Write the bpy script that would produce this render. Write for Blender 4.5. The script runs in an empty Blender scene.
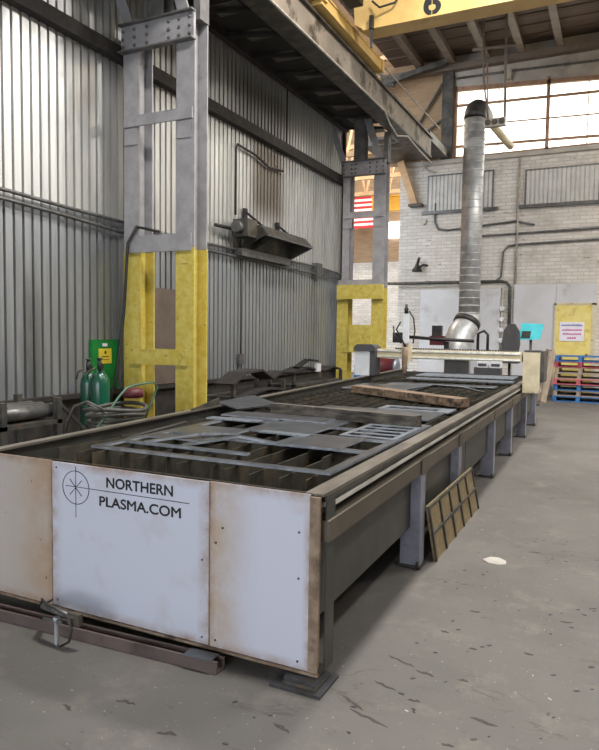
import bpy, bmesh, math, random
from mathutils import Vector, Matrix
random.seed(7)
SC = bpy.context.scene
COL = SC.collection
PI = math.pi

# ---------------------------------------------------------------- materials
def lin(c):
    if isinstance(c, str):
        c = [int(c[i:i+2], 16)/255 for i in (0, 2, 4)]
    return tuple((v/12.92 if v <= .04045 else ((v+.055)/1.055)**2.4) for v in c) + (1,)

class NT:
    def __init__(s, name):
        s.m = bpy.data.materials.new(name); s.m.use_nodes = True
        s.t = s.m.node_tree; s.n = s.t.nodes; s.b = s.n['Principled BSDF']; s.out = s.n['Material Output']
    def new(s, typ, **kw):
        n = s.n.new(typ)
        for k, v in kw.items():
            if k.startswith('_'): setattr(n, k[1:], v)
            else: n.inputs[k.replace('_', ' ')].default_value = v
        return n
    def link(s, a, ao, b, bi): s.t.links.new(a.outputs[ao], b.inputs[bi])
    def coords(s, scale=(1, 1, 1)):
        tc = s.new('ShaderNodeTexCoord'); mp = s.new('ShaderNodeMapping'); mp.inputs['Scale'].default_value = scale
        s.link(tc, 'Object', mp, 'Vector'); return mp
    def noise(s, mp, scale, detail=5, rough=.6, lo=.4, hi=.6):
        n = s.new('ShaderNodeTexNoise'); n.inputs['Scale'].default_value = scale
        n.inputs['Detail'].default_value = detail; n.inputs['Roughness'].default_value = rough
        s.link(mp, 'Vector', n, 'Vector')
        r = s.new('ShaderNodeMapRange'); r.inputs['From Min'].default_value = lo; r.inputs['From Max'].default_value = hi
        s.link(n, 'Fac', r, 'Value'); return r
    def mix(s, fac, a, b, mode='MIX'):
        n = s.new('ShaderNodeMix', _data_type='RGBA', _blend_type=mode)
        for i, v in ((0, fac), (6, a), (7, b)):
            if isinstance(v, tuple): n.inputs[i].default_value = v
            elif isinstance(v, (int, float)): n.inputs[i].default_value = v
            else: s.t.links.new(v, n.inputs[i])
        return n.outputs[2]
    def col(s, v): s.t.links.new(v, s.b.inputs['Base Color'])
    def bump(s, h, strength=.3, dist=.01):
        b = s.new('ShaderNodeBump', Strength=strength, Distance=dist)
        s.t.links.new(h, b.inputs['Height']); s.link(b, 'Normal', s.b, 'Normal')

def mat(name, c1, c2=None, scale=6, rough=.6, metal=0., stretch=(1, 1, 1), lo=.4, hi=.62, c3=None, s3=2, lo3=.55, hi3=.7, bump=0, spec=.4):
    t = NT(name); b = t.b
    b.inputs['Roughness'].default_value = rough; b.inputs['Metallic'].default_value = metal
    b.inputs['Specular IOR Level'].default_value = spec
    c1 = lin(c1); b.inputs['Base Color'].default_value = c1
    if c2:
        mp = t.coords(stretch)
        n = t.noise(mp, scale, lo=lo, hi=hi)
        o = t.mix(n.outputs[0], c1, lin(c2))
        if c3:
            n3 = t.noise(mp, s3, lo=lo3, hi=hi3, detail=8)
            o = t.mix(n3.outputs[0], o, lin(c3))
        t.col(o)
        if bump: t.bump(n.outputs[0], bump)
    return t.m

M = {}
M['steel_dark'] = mat('dark_steel', '3c3b38', '57544e', 5, .5, .35, c3='6a5a48', s3=3)
M['steel_side'] = mat('olive_steel_sheet', '444440', '504f49', 2.5, .5, .2, c3='5c5a51', s3=1.2)
M['channel'] = mat('beige_channel_paint', '564f44', '625a4d', 4, .55, .1, c3='443e35')
M['rail_top'] = mat('worn_rail_plate', '625b53', '7c756c', 7, .45, .4, (1, .3, 1), c3='5a5048', s3=5)
M['bright_rail'] = mat('polished_linear_rail', 'e9e8e2', 'c4c1b8', 12, .35, .5, (1, .2, 1))
M['leg_paint'] = mat('lilac_grey_paint', '8f8f9c', '7b7b86', 5, .5, .05, c3='6e685f', s3=4, lo3=.6)
M['rust'] = mat('rusty_brown_steel', '75604f', '97836f', 8, .65, .1, c3='4e3d32', s3=6)
M['column'] = mat('grey_column_paint', '9b999b', '8b888a', 5, .6, .05, c3='5f5a56', s3=2.2, lo3=.62, hi3=.72)
M['column_dark'] = mat('dark_grey_column_paint', '6c6a69', '585553', 5, .6, .05)
M['yellow'] = mat('chipped_yellow_paint', 'bba544', 'c9ba66', 9, .55, 0, c3='6a5a30', s3=14, lo3=.62, hi3=.74)
M['crane_yellow'] = mat('crane_yellow_paint', 'cfae6c', 'c3a060', 3, .45, 0, c3='a98543', s3=5, lo3=.62, hi3=.8)
M['black'] = mat('black_paint', '1c1b1b', '2a2927', 8, .5)
M['black_letter'] = mat('black_vinyl_lettering', '17171a', rough=.5)
M['girder'] = mat('soiled_girder_steel', '756b60', '8b8073', 1.2, .6, .1, c3='40382f', s3=1.6, lo3=.54, hi3=.62)
M['deck'] = mat('sooty_deck_steel', '35312d', '2a2724', 3, .8, .1)
M['deck_light'] = mat('pale_deck_plate', '6a6760', '56524c', 4, .7, .1)
M['girt'] = mat('dark_girt_steel', '3a3532', '2c2827', 6, .7, .1)
M['conduit'] = mat('grey_conduit_metal', '6d6c6b', '575655', 12, .4, .5)
M['conduit_pale'] = mat('pale_painted_conduit', 'b5aea2', '9a9388', 12, .5, .1)
M['galv'] = mat('galvanised_duct_steel', 'bfc0c1', 'a4a6a8', 5, .42, .4, c3='d3d3d2', s3=3)
M['duct_dark'] = mat('sooty_duct_elbow', '4b4a4a', '3b3a3a', 6, .55, .4)
M['wood'] = mat('weathered_wood', '8a7260', '6d5440', 3, .75, 0, (12, 1, 6), c3='4a3a2e', s3=1.6)
M['wood_x'] = mat('scorched_wood_plank', '96806a', '665243', 3, .75, 0, (1, 10, 8), c3='352c26', s3=1.2, lo3=.5)
M['wood_grey'] = mat('scorched_grey_plank', '6c655c', '3f3a36', 3, .75, 0, (1, 8, 8), c3='2f2a27', s3=1.4, lo3=.5)
M['plate'] = mat('blue_grey_cut_plate', '505256', '606367', 4, .36, .6, c3='4b4642', s3=3)
M['plate_dark'] = mat('dark_mill_scale_plate', '47474a', '57575a', 4, .42, .5, c3='3c3632', s3=3)
M['lit_cut_edge'] = mat('front_lit_cut_edge', '8f959e', 'b0b5bd', 9, .35, .2, c3='7b7d80', s3=6)  # fresh-cut edge tone, with the front light put into the colour
M['gouge'] = mat('exposed_dark_aggregate', '4b4640', '3c3833', 30, .9)
M['slag'] = mat('slagged_slat_steel', '3a372f', '4a453b', 10, .7, .2, c3='5a4c3a', s3=4)
M['blue_plate'] = mat('light_blue_grey_plate', '7b828c', '8a9099', 4, .35, .5)
M['cream'] = mat('cream_machine_paint', 'cfc3a6', 'bdb092', 5, .5, 0, c3='8a7a5e', s3=4, lo3=.62)
M['white'] = mat('white_machine_paint', 'd6d8dc', 'c5c7cb', 4, .4)
M['dark_grey'] = mat('dark_grey_plastic', '3f3e40', '4a494a', 4, .5)
M['green'] = mat('green_cylinder_paint', '185540', '124232', 5, .25, 0, c3='0f3226', spec=.6)
M['green_board'] = mat('green_painted_board', '157a35', '0f6a2d', 5, .5)
M['green_handle'] = mat('pale_green_tube_paint', '4f6f58', '43604b', 8, .4)
M['sign_yellow'] = mat('yellow_placard', 'd8c23c', 'cbb535', 5, .5)
M['paper'] = mat('white_paper', 'e6e1ea', 'dbd6e0', 6, .6)
M['pink_ink'] = mat('pink_sign_ink', 'b9508c', rough=.6)
M['blue_ink'] = mat('blue_sign_ink', '4b5fa0', rough=.6)
M['hose'] = mat('grey_rubber_hose', '55534e', '413f3b', 9, .5)
M['hose_black'] = mat('black_rubber_hose', '262524', '34322f', 9, .5)
M['cyan'] = mat('cyan_monitor_shell', '45bcc8', '52c8d2', 5, .3)
M['red'] = mat('dark_red_paint', '5c2028', '4d1a21', 5, .5)
M['pal_blue'] = mat('blue_pallet_paint', '2b5f9a', '3c78b3', 7, .6, 0, (4, 1, 1), c3='26415f', s3=5)
M['pal_red'] = mat('red_pallet_paint', 'a03a48', '8b2f3d', 7, .6, 0, (4, 1, 1), c3='c9838a', s3=5)
M['pal_wood'] = mat('bare_pallet_wood', 'a29280', '83756a', 5, .7, 0, (6, 1, 1))
M['pal_pink'] = mat('faded_red_pallet_paint', 'c06a70', 'a84a55', 6, .7, 0, (4, 1, 1))
M['door'] = mat('faded_yellow_door_paint', 'd9c66e', 'e0d186', 4, .5, 0, c3='b9a24e', s3=3)
M['grey_panel'] = mat('pale_grey_wall_panel', 'c4c4c8', 'bbbabd', 1.5, .6, 0, c3='aaa8a6', s3=1.2, lo3=.6)
M['corr_panel'] = mat('grey_corrugated_infill', 'c2c1be', 'b0afac', 3, .7, 0, c3='cfcac2', s3=1.5)
M['header'] = mat('pale_header_concrete', 'b2aca5', 'a29c95', 2, .8, 0, c3='8d867e', s3=1.5)
M['roof'] = mat('brown_roof_plank', '6a5b50', '5b4d44', 1.5, .85, 0, (.4, 3, 1), c3='4e433b', s3=.8)
M['purlin'] = mat('grey_brown_purlin', '756a60', '685d54', 4, .7)
M['frame_rust'] = mat('rust_brown_window_frame', 'a3826a', '8a6b56', 6, .7)
M['warm_siding'] = mat('cream_siding', 'a08669', '8f765b', 2, .7, 0, (1, 1, 6))
M['warm_steel'] = mat('sandy_truss_steel', 'd0ab80', 'bd9870', 4, .6)
M['plywood'] = mat('brown_board', '6e6158', '61554c', 2, .8)
M['flag_red'] = mat('red_flag_cloth', 'c03438', rough=.8)
M['flag_white'] = mat('white_flag_cloth', 'e8e2de', rough=.8)
M['flag_blue'] = mat('blue_flag_cloth', '3f4a80', rough=.8)
M['red_channel'] = mat('maroon_primer', '574a48', '63544f', 4, .6, .05, c3='423634', s3=3)
M['far_yellow'] = mat('orange_yellow_crane_paint', 'e3a62a', 'd79a22', 4, .5)

def panel_material(name, base, dirt, seed, side=None):
    t = NT(name); t.b.inputs['Roughness'].default_value = .42; t.b.inputs['Specular IOR Level'].default_value = .4
    mp = t.coords(); mp.inputs['Location'].default_value = (seed, seed*1.7, seed*.6)
    big = t.noise(mp, 2.2, 6, .6, .56, .78)
    o = t.mix(big.outputs[0], lin(base), lin(dirt))
    if side:
        tc0 = t.new('ShaderNodeTexCoord'); s0 = t.new('ShaderNodeSeparateXYZ'); t.link(tc0, 'Generated', s0, 'Vector')
        rg = t.new('ShaderNodeMapRange', _interpolation_type='SMOOTHSTEP'); rg.inputs['From Min'].default_value = side[0]; rg.inputs['From Max'].default_value = side[1]; t.link(s0, 'X', rg, 'Value')
        nn = t.noise(mp, 3.5, 8, .7, .25, .6); mu = t.new('ShaderNodeMath', _operation='MULTIPLY'); t.link(rg, 0, mu, 0); t.link(nn, 0, mu, 1)
        o = t.mix(mu.outputs[0], o, lin(side[2]))
    # rust along the panel edges: distance from the border in generated coordinates
    tc = t.new('ShaderNodeTexCoord'); sp = t.new('ShaderNodeSeparateXYZ'); t.link(tc, 'Generated', sp, 'Vector')
    def edge(axis, width):
        a = t.new('ShaderNodeMath', _operation='SUBTRACT'); a.inputs[1].default_value = .5; t.link(sp, axis, a, 0)
        b = t.new('ShaderNodeMath', _operation='ABSOLUTE'); t.link(a, 0, b, 0)
        r = t.new('ShaderNodeMapRange'); r.inputs['From Min'].default_value = .5-width; r.inputs['From Max'].default_value = .5
        t.link(b, 0, r, 'Value'); return r
    ex, ez = edge('X', .07), edge('Z', .06)
    mx = t.new('ShaderNodeMath', _operation='MAXIMUM'); t.link(ex, 0, mx, 0); t.link(ez, 0, mx, 1)
    fine = t.noise(mp, 9, 8, .7, .3, .7)
    ml = t.new('ShaderNodeMath', _operation='MULTIPLY'); t.link(mx, 0, ml, 0); t.link(fine, 0, ml, 1)
    o = t.mix(ml.outputs[0], o, lin('8f6c4e'))
    spots = t.noise(mp, 30, 2, .5, .745, .77)
    o = t.mix(spots.outputs[0], o, lin('544a44'))
    t.col(o); return t.m
M['panel_mid'] = panel_material('lilac_white_sheet', 'c3c5d2', 'b4aeae', 3.1)
M['panel_right'] = panel_material('scuffed_white_sheet', 'c4c5d2', 'b0a296', 6.0, (.55, .0, 'b09c88'))
M['panel_left'] = panel_material('stained_tan_sheet', 'b3aaa4', '8d7f74', 1.7, (.3, 1., 'a88f78'))

def floor_material():
    t = NT('worn_concrete'); t.b.inputs['Roughness'].default_value = .62; t.b.inputs['Specular IOR Level'].default_value = .35
    mp = t.coords()
    a = t.noise(mp, .9, 8, .65, .35, .65)
    o = t.mix(a.outputs[0], lin('64605c'), lin('575450'))
    b = t.noise(mp, 3.2, 10, .7, .54, .7)
    o = t.mix(b.outputs[0], o, lin('706a63'))
    c = t.noise(mp, 14, 6, .7, .62, .72)
    o = t.mix(c.outputs[0], o, lin('4a4642'))
    d = t.noise(mp, 40, 2, .5, .69, .73)
    o = t.mix(d.outputs[0], o, lin('85807a'))
    # long scuffs and cracks: thin ridges of a warped noise
    mp2 = t.coords((.6, 2.2, 1)); n = t.new('ShaderNodeTexNoise', Scale=2.4, Detail=6, Distortion=.8); t.link(mp2, 'Vector', n, 'Vector')
    s = t.new('ShaderNodeMath', _operation='SUBTRACT'); s.inputs[1].default_value = .5; t.link(n, 'Fac', s, 0)
    ab = t.new('ShaderNodeMath', _operation='ABSOLUTE'); t.link(s, 0, ab, 0)
    r = t.new('ShaderNodeMapRange'); r.inputs['From Min'].default_value = .012; r.inputs['From Max'].default_value = 0.0
    t.link(ab, 0, r, 'Value')
    msk = t.noise(mp, 1.3, 3, .5, .5, .62)
    m_ = t.new('ShaderNodeMath', _operation='MULTIPLY'); t.link(r, 0, m_, 0); t.link(msk, 0, m_, 1)
    o = t.mix(m_.outputs[0], o, lin('49423c'))
    t.col(o); t.bump(b.outputs[0], .25, .004); return t.m
M['floor'] = floor_material()

def brick_material():
    t = NT('white_painted_brick'); t.b.inputs['Roughness'].default_value = .75
    tc = t.new('ShaderNodeTexCoord'); sp = t.new('ShaderNodeSeparateXYZ'); cb = t.new('ShaderNodeCombineXYZ')
    t.link(tc, 'Object', sp, 'Vector'); t.link(sp, 'X', cb, 'X'); t.link(sp, 'Z', cb, 'Y')
    br = t.new('ShaderNodeTexBrick', Scale=1.0); t.link(cb, 'Vector', br, 'Vector')
    br.inputs['Brick Width'].default_value = .3; br.inputs['Row Height'].default_value = .1
    br.inputs['Mortar Size'].default_value = .011; br.inputs['Mortar Smooth'].default_value = .3
    br.inputs['Color1'].default_value = lin('cdc8c2'); br.inputs['Color2'].default_value = lin('bdb7b0'); br.inputs['Mortar'].default_value = lin('aea9a2')
    mp = t.coords()
    a = t.noise(mp, 1.1, 8, .65, .55, .75)
    o = t.mix(a.outputs[0], br.outputs['Color'], lin('a39b92'))
    mp2 = t.coords((1.0, 1, 5)); b = t.noise(mp2, 3.0, 5, .6, .63, .68)
    o = t.mix(b.outputs[0], o, lin('857c74'))
    t.col(o)
    iv = t.new('ShaderNodeMath', _operation='SUBTRACT'); iv.inputs[0].default_value = 1; t.link(br, 'Fac', iv, 1)
    t.bump(iv.outputs[0], .5, .015); return t.m
M['brick'] = brick_material()

def corrugated_material():
    # galvanised siding with vertical streaks, soot stain above the heater (its own shape, in wall coordinates)
    t = NT('galvanised_corrugated_siding'); t.b.inputs['Metallic'].default_value = .7; t.b.inputs['Specular IOR Level'].default_value = .5
    mp = t.coords((3, 5.0, .25)); a = t.noise(mp, 2.2, 6, .6, .35, .65)
    o = t.mix(a.outputs[0], lin('bdbdbc'), lin('d2d1cd'))
    mp2 = t.coords((1, 1.1, .22)); b = t.noise(mp2, 1.6, 6, .6, .54, .72)
    o = t.mix(b.outputs[0], o, lin('9c9a97'))
    tc = t.new('ShaderNodeTexCoord'); sp = t.new('ShaderNodeSeparateXYZ'); t.link(tc, 'Object', sp, 'Vector')
    def bell(axis, c, w):
        s = t.new('ShaderNodeMath', _operation='SUBTRACT'); s.inputs[1].default_value = c; t.link(sp, axis, s, 0)
        ab = t.new('ShaderNodeMath', _operation='ABSOLUTE'); t.link(s, 0, ab, 0)
        r = t.new('ShaderNodeMapRange', _interpolation_type='SMOOTHSTEP'); r.inputs['From Min'].default_value = w; r.inputs['From Max'].default_value = w*.35
        t.link(ab, 0, r, 'Value'); return r
    def stain(o, yc, yw, zc, zw, col, k):
        p, q = bell('Y', yc, yw), bell('Z', zc, zw)
        m_ = t.new('ShaderNodeMath', _operation='MULTIPLY'); t.link(p, 0, m_, 0); t.link(q, 0, m_, 1)
        k_ = t.new('ShaderNodeMath', _operation='MULTIPLY'); k_.inputs[1].default_value = k; t.link(m_, 0, k_, 0)
        return t.mix(k_.outputs[0], o, lin(col))
    o = stain(o, 11.3, .95, 4.6, 1.15, '54432f', .8)
    o = stain(o, 11.0, 1.6, 5.75, .8, '4a463f', .65)
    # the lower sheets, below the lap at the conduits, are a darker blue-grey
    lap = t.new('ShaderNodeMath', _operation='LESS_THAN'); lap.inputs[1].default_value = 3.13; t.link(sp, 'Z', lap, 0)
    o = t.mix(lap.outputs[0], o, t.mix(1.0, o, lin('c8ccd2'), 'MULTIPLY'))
    t.col(o)
    rr = t.noise(mp, 3, 3, .5, .3, .7)
    r2 = t.new('ShaderNodeMapRange'); r2.inputs['To Min'].default_value = .34; r2.inputs['To Max'].default_value = .5; t.link(rr, 0, r2, 'Value')
    t.link(r2, 0, t.b, 'Roughness'); return t.m
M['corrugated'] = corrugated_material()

def glass_material():
    t = NT('frosted_window_glass'); t.n.remove(t.b)
    tr = t.new('ShaderNodeBsdfTransparent'); tr.inputs['Color'].default_value = (1, .96, .88, 1)
    tl = t.new('ShaderNodeBsdfTranslucent'); tl.inputs['Color'].default_value = (1, .93, .8, 1)
    mx = t.new('ShaderNodeMixShader', Fac=.35); t.link(tr, 0, mx, 1); t.link(tl, 0, mx, 2); t.link(mx, 0, t.out, 'Surface')
    return t.m
M['glass'] = glass_material()
def glow(name, c, s):
    t = NT(name); t.b.inputs['Emission Color'].default_value = lin(c); t.b.inputs['Emission Strength'].default_value = s
    return t.m
M['lamp_glow'] = glow('lit_lamp_lens', 'fff3e0', 14)
M['far_daylight_glow'] = glow('bright_daylit_pane', 'f4f8ff', 5)  # emission stands in for daylight through the far opening
M['screen'] = glow('dark_screen', '123a44', .05)

def lattice_mat():
    t = NT('woven_brown_panel'); t.b.inputs['Roughness'].default_value = .6
    tc = t.new('ShaderNodeTexCoord'); mp = t.new('ShaderNodeMapping'); t.link(tc, 'Generated', mp, 'Vector')
    n = t.noise(t.coords((1, 3, 3)), 6, 6, .6, .4, .65)
    o = t.mix(n.outputs[0], lin('92805c'), lin('786748'))
    t.col(o); return t.m
M['lean'] = lattice_mat()

# ---------------------------------------------------------------- mesh builder
class MB:
    def __init__(s): s.bm = bmesh.new()
    def hexa(s, P):
        v = [s.bm.verts.new(p) for p in P]      # 0-3 bottom ring, 4-7 top ring
        for f in ((3, 2, 1, 0), (4, 5, 6, 7), (0, 1, 5, 4), (1, 2, 6, 5), (2, 3, 7, 6), (3, 0, 4, 7)):
            s.bm.faces.new([v[i] for i in f])
        return s
    def box(s, x0, x1, y0, y1, z0, z1):
        if x0 > x1: x0, x1 = x1, x0
        if y0 > y1: y0, y1 = y1, y0
        if z0 > z1: z0, z1 = z1, z0
        return s.hexa([(x0, y0, z0), (x1, y0, z0), (x1, y1, z0), (x0, y1, z0), (x0, y0, z1), (x1, y0, z1), (x1, y1, z1), (x0, y1, z1)])
    def beam(s, a, b, w, h, up=(0, 0, 1)):
        a, b = Vector(a), Vector(b); d = (b-a).normalized(); u = Vector(up)
        sx = d.cross(u)
        if sx.length < 1e-4: sx = d.cross(Vector((1, 0, 0)))
        sx.normalize(); sz = sx.cross(d).normalized(); sx *= w/2; sz *= h/2
        return s.hexa([a-sx-sz, a+sx-sz, b+sx-sz, b-sx-sz, a-sx+sz, a+sx+sz, b+sx+sz, b-sx+sz])
    def tube(s, pts, r, n=10, cap=True, closed=False):
        pts = [Vector(p) for p in pts]; rs = r if isinstance(r, (list, tuple)) else [r]*len(pts)
        rings = []; prev = None; N = len(pts)
        for i, p in enumerate(pts):
            if closed: d = pts[(i+1) % N]-pts[(i-1) % N]
            else: d = (pts[min(i+1, N-1)]-pts[max(i-1, 0)])
            d.normalize()
            if prev is None:
                u = d.orthogonal().normalized()
            else:
                u = (prev - d*prev.dot(d))
                u = u.normalized() if u.length > 1e-5 else d.orthogonal().normalized()
            prev = u; w = d.cross(u)
            rings.append([s.bm.verts.new(p + (u*math.cos(2*PI*k/n)+w*math.sin(2*PI*k/n))*rs[i]) for k in range(n)])
        for i in range(N if closed else N-1):
            A, B = rings[i], rings[(i+1) % N]
            for k in range(n): s.bm.faces.new((A[k], A[(k+1) % n], B[(k+1) % n], B[k])).smooth = True
        if cap and not closed:
            s.bm.faces.new(list(reversed(rings[0]))); s.bm.faces.new(rings[-1])
        return s
    def lathe(s, c, prof, n=24, axis='z'):
        c = Vector(c); rings = []
        for r, z in prof:
            ring = []
            for k in range(n):
                a = 2*PI*k/n; p = Vector((r*math.cos(a), r*math.sin(a), z))
                if axis == 'x': p = Vector((p.z, p.x, p.y))
                if axis == 'y': p = Vector((p.x, p.z, p.y))
                ring.append(s.bm.verts.new(c+p))
            rings.append(ring)
        for A, B in zip(rings, rings[1:]):
            for k in range(n): s.bm.faces.new((A[k], A[(k+1) % n], B[(k+1) % n], B[k])).smooth = True
        s.bm.faces.new(list(reversed(rings[0]))); s.bm.faces.new(rings[-1]); return s
    def prism(s, poly, d):
        d = Vector(d); a = [s.bm.verts.new(p) for p in poly]; b = [s.bm.verts.new(Vector(p)+d) for p in poly]; n = len(poly)
        s.bm.faces.new(list(reversed(a))); s.bm.faces.new(b)
        for i in range(n): s.bm.faces.new((a[i], a[(i+1) % n], b[(i+1) % n], b[i]))
        return s
    def bevel(s, w, seg=1):
        es = [e for e in s.bm.edges if len(e.link_faces) == 2 and e.calc_face_angle(0) > .6]
        bmesh.ops.bevel(s.bm, geom=es, offset=w, segments=seg, affect='EDGES'); return s
    def build(s, name, m, parent=None, label=None, cat=None, group=None, kind=None, origin=None):
        bmesh.ops.recalc_face_normals(s.bm, faces=s.bm.faces[:])
        off = Vector((0, 0, 0))
        if parent is None:
            if origin is None:
                xs = [v.co for v in s.bm.verts]
                off = Vector(((min(p.x for p in xs)+max(p.x for p in xs))/2, (min(p.y for p in xs)+max(p.y for p in xs))/2, min(p.z for p in xs)))
            else: off = Vector(origin)
        else:
            p = parent
            while p: off += p.location; p = p.parent
        me = bpy.data.meshes.new(name)
        for v in s.bm.verts: v.co -= off
        s.bm.to_mesh(me); s.bm.free()
        me.materials.append(M[m] if isinstance(m, str) else m)
        o = bpy.data.objects.new(name, me); COL.objects.link(o)
        if parent is None: o.location = off
        else: o.parent = parent
        tag(o, label, cat, group, kind); return o

def tag(o, label=None, cat=None, group=None, kind=None):
    if label: o['label'] = label
    if cat: o['category'] = cat
    if group: o['group'] = group
    if kind: o['kind'] = kind
    return o
def thing(name, loc, label, cat, group=None):
    o = bpy.data.objects.new(name, None); COL.objects.link(o); o.location = loc; o.empty_display_size = .1
    return tag(o, label, cat, group)
def struct(name, mb, m, label=None, parent=None):
    return mb.build(name, m, parent, label, None, None, None if parent else 'structure', origin=(0, 0, 0) if parent is None else None)
def copy_tree(o, parent=None, loc=None):
    c = o.copy(); COL.objects.link(c); c.parent = parent
    if loc is not None: c.location = loc
    for ch in list(o.children): copy_tree(ch, c)
    return c
def B(*a): return MB().box(*a)
def T(pts, r, n=10): return MB().tube(pts, r, n)

def text_mesh(name, body, x0, x1, z0, z1, y, m, parent, shear=0., thick=.0015, weight=0., plane='xz'):
    cu = bpy.data.curves.new('t', 'FONT'); cu.body = body; cu.extrude = 0
    ob = bpy.data.objects.new('t', cu); COL.objects.link(ob)
    dg = bpy.context.evaluated_depsgraph_get(); me = bpy.data.meshes.new_from_object(ob.evaluated_get(dg))
    bpy.data.objects.remove(ob)
    vs = [v.co for v in me.vertices]
    a, b = min(v.x for v in vs), max(v.x for v in vs); c, d = min(v.y for v in vs), max(v.y for v in vs)
    bm = bmesh.new(); bm.from_mesh(me); bpy.data.meshes.remove(me)
    for v in bm.verts:
        fx = (v.co.x-a)/(b-a)
        v.co = Vector((x0+(x1-x0)*fx, y, z0+(z1-z0)*(v.co.y-c)/(d-c)+shear*fx))
    if weight:                                  # heavier strokes: the same outline repeated a hair to each side
        src = bm.copy() ; me2 = bpy.data.meshes.new('t'); src.to_mesh(me2); src.free()
        for ddx, ddz in ((-1, 0), (1, 0), (0, 1), (0, -1)):
            n0 = len(bm.verts); bm.from_mesh(me2); bm.verts.ensure_lookup_table()
            for v in bm.verts[n0:]: v.co.x += ddx*weight; v.co.z += ddz*weight; v.co.y -= .00008*(ddx+2*ddz+3)
        bpy.data.meshes.remove(me2)
    r = bmesh.ops.extrude_face_region(bm, geom=bm.faces[:])
    for e in r['geom']:
        if isinstance(e, bmesh.types.BMVert): e.co.y -= thick
    mb = MB(); mb.bm.free(); mb.bm = bm
    return mb.build(name, m, parent)

# ================================================================= SETTING
XW, YW = -6.2, 19.4           # left wall plane, back wall plane
struct('floor', B(-16, 8, -7, 27, -.2, 0), 'floor', 'worn grey-brown concrete workshop floor with scuffs')

def corrugated(y0, y1, z0, z1, x, pitch=.132, depth=.045):
    bm = bmesh.new(); prof = []
    y = y0
    while y < y1:
        prof += [(y, 0), (y+pitch*.56, 0), (y+pitch*.62, -depth*.2), (y+pitch*.78, -depth*.2), (y+pitch*.80, -depth), (y+pitch*.96, -depth)]; y += pitch
    prof = [(min(a, y1), b) for a, b in prof]
    a = [bm.verts.new((x+d, yy, z0)) for yy, d in prof]; b = [bm.verts.new((x+d, yy, z1)) for yy, d in prof]
    for i in range(len(prof)-1):
        if prof[i+1][0]-prof[i][0] > 1e-5: bm.faces.new((a[i], a[i+1], b[i+1], b[i]))
    # thickness: a back sheet
    c = [bm.verts.new(p) for p in ((x-.07, y0, z0), (x-.07, y1, z0), (x-.07, y1, z1), (x-.07, y0, z1))]; bm.faces.new(c)
    mb = MB(); mb.bm.free(); mb.bm = bm; return mb
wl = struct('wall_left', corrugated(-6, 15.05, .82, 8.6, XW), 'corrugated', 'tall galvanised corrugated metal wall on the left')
struct('wall_left_base', B(XW-.25, XW+.02, -6, 15.05, 0, .78).box(XW-.27, XW+.09, -6, 15.05, .78, .84), 'girt', 'dark low masonry base with ledge under the corrugated wall')
struct('trim_1', B(XW-.04, XW+.13, -6, 15.07, 5.22, 5.27).box(XW-.02, XW+.02, -6, 15.07, 5.27, 5.42).box(XW+.1, XW+.13, -6, 15.07, 5.27, 5.4), 'girt', 'dark horizontal steel girt across the corrugated wall')
struct('trim_2', B(XW-.08, XW+.06, 15.03, 15.12, 0, 8.6), 'girt', 'dark end flashing of the corrugated wall')
struct('trim_3', B(XW+.0, XW+.015, 12.02, 12.06, 5.42, 6.6), 'girt', 'dark vertical joint strip high on the corrugated wall')

struct('wall_back', B(-6.1, 8, YW, YW+.4, 0, 6.62), 'brick', 'white painted brick back wall')
struct('trim_5', B(-6.12, 8, YW-.08, YW+.42, 6.62, 6.74), 'header', 'grey stone ledge on top of the brick back wall')
# header above the glazing, falling slightly to the right
struct('wall_back_header', MB().hexa([(-4.6, YW, 8.78), (8, YW, 8.0), (8, YW+.3, 8.0), (-4.6, YW+.3, 8.78), (-4.6, YW, 9.7), (8, YW, 9.7), (8, YW+.3, 9.7), (-4.6, YW+.3, 9.7)]), 'header', 'pale header panel between window band and roof')
struct('wall_back_upper', B(-7.5, -4.85, YW+.1, YW+.2, 6.74, 9.7), 'warm_siding', 'cream siding panel beside the window band')
struct('trim_6', B(-4.87, -4.55, YW-.12, YW+.1, 6.74, 9.5), 'steel_dark', 'dark steel upright at the left end of the window band')
struct('wall_right', B(8, 8.2, -7, 27, 4.5, 9.7), 'header', 'pale upper side wall')
struct('wall_right_base', B(7.95, 8.2, -7, 27, 0, 4.5), 'plywood', 'unseen lower side wall, dark brown to cut bounce light')  # dark colour put on this unseen wall to cut bounce and reflections
struct('wall_rear', B(-6.3, -4.8, -6.2, -6, 0, 9.7).box(2.5, 8, -6.2, -6, 0, 9.7).box(-4.8, 2.5, -6.2, -6, 4.2, 9.7), 'header', 'unseen wall behind the camera, its loading door opening sized for the daylight')  # unseen wall, opening kept low so daylight favours the table front
roof = B(-6.4, 8.2, -6.2, YW+.5, 9.66, 9.8)
y = -5.8
while y < YW:
    roof.box(-6.4, 8.1, y, y+.03, 9.635, 9.66); y += .6
struct('ceiling', roof, 'roof', 'dark brown plank roof underside')
for i, x in enumerate((-5.55, -4.62, -3.65, -2.72, -1.75, -.6, .6, 1.8, 3.0, 4.2)):
    struct('trim_%d' % (7+i), B(x, x+.09, -6, YW, 9.38, 9.63).box(x-.05, x+.14, -6, YW, 9.36, 9.385), 'purlin', 'grey-brown roof purlin running away from the camera')
struct('trim_17', B(-7, 8, YW-.25, YW-.02, 9.2, 9.36), 'purlin', 'roof edge beam above the back wall')
struct('trim_18', MB().beam((-8.2, 18.9, 8.7), (-4.7, 18.9, 9.35), .12, .14).beam((-7.8, 18.9, 9.4), (-6.2, 18.9, 8.9), .08, .08).beam((-6.2, 18.9, 8.95), (-6.9, 18.9, 9.5), .07, .07), 'steel_dark', 'dark sloping eave truss at the roof edge')
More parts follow.
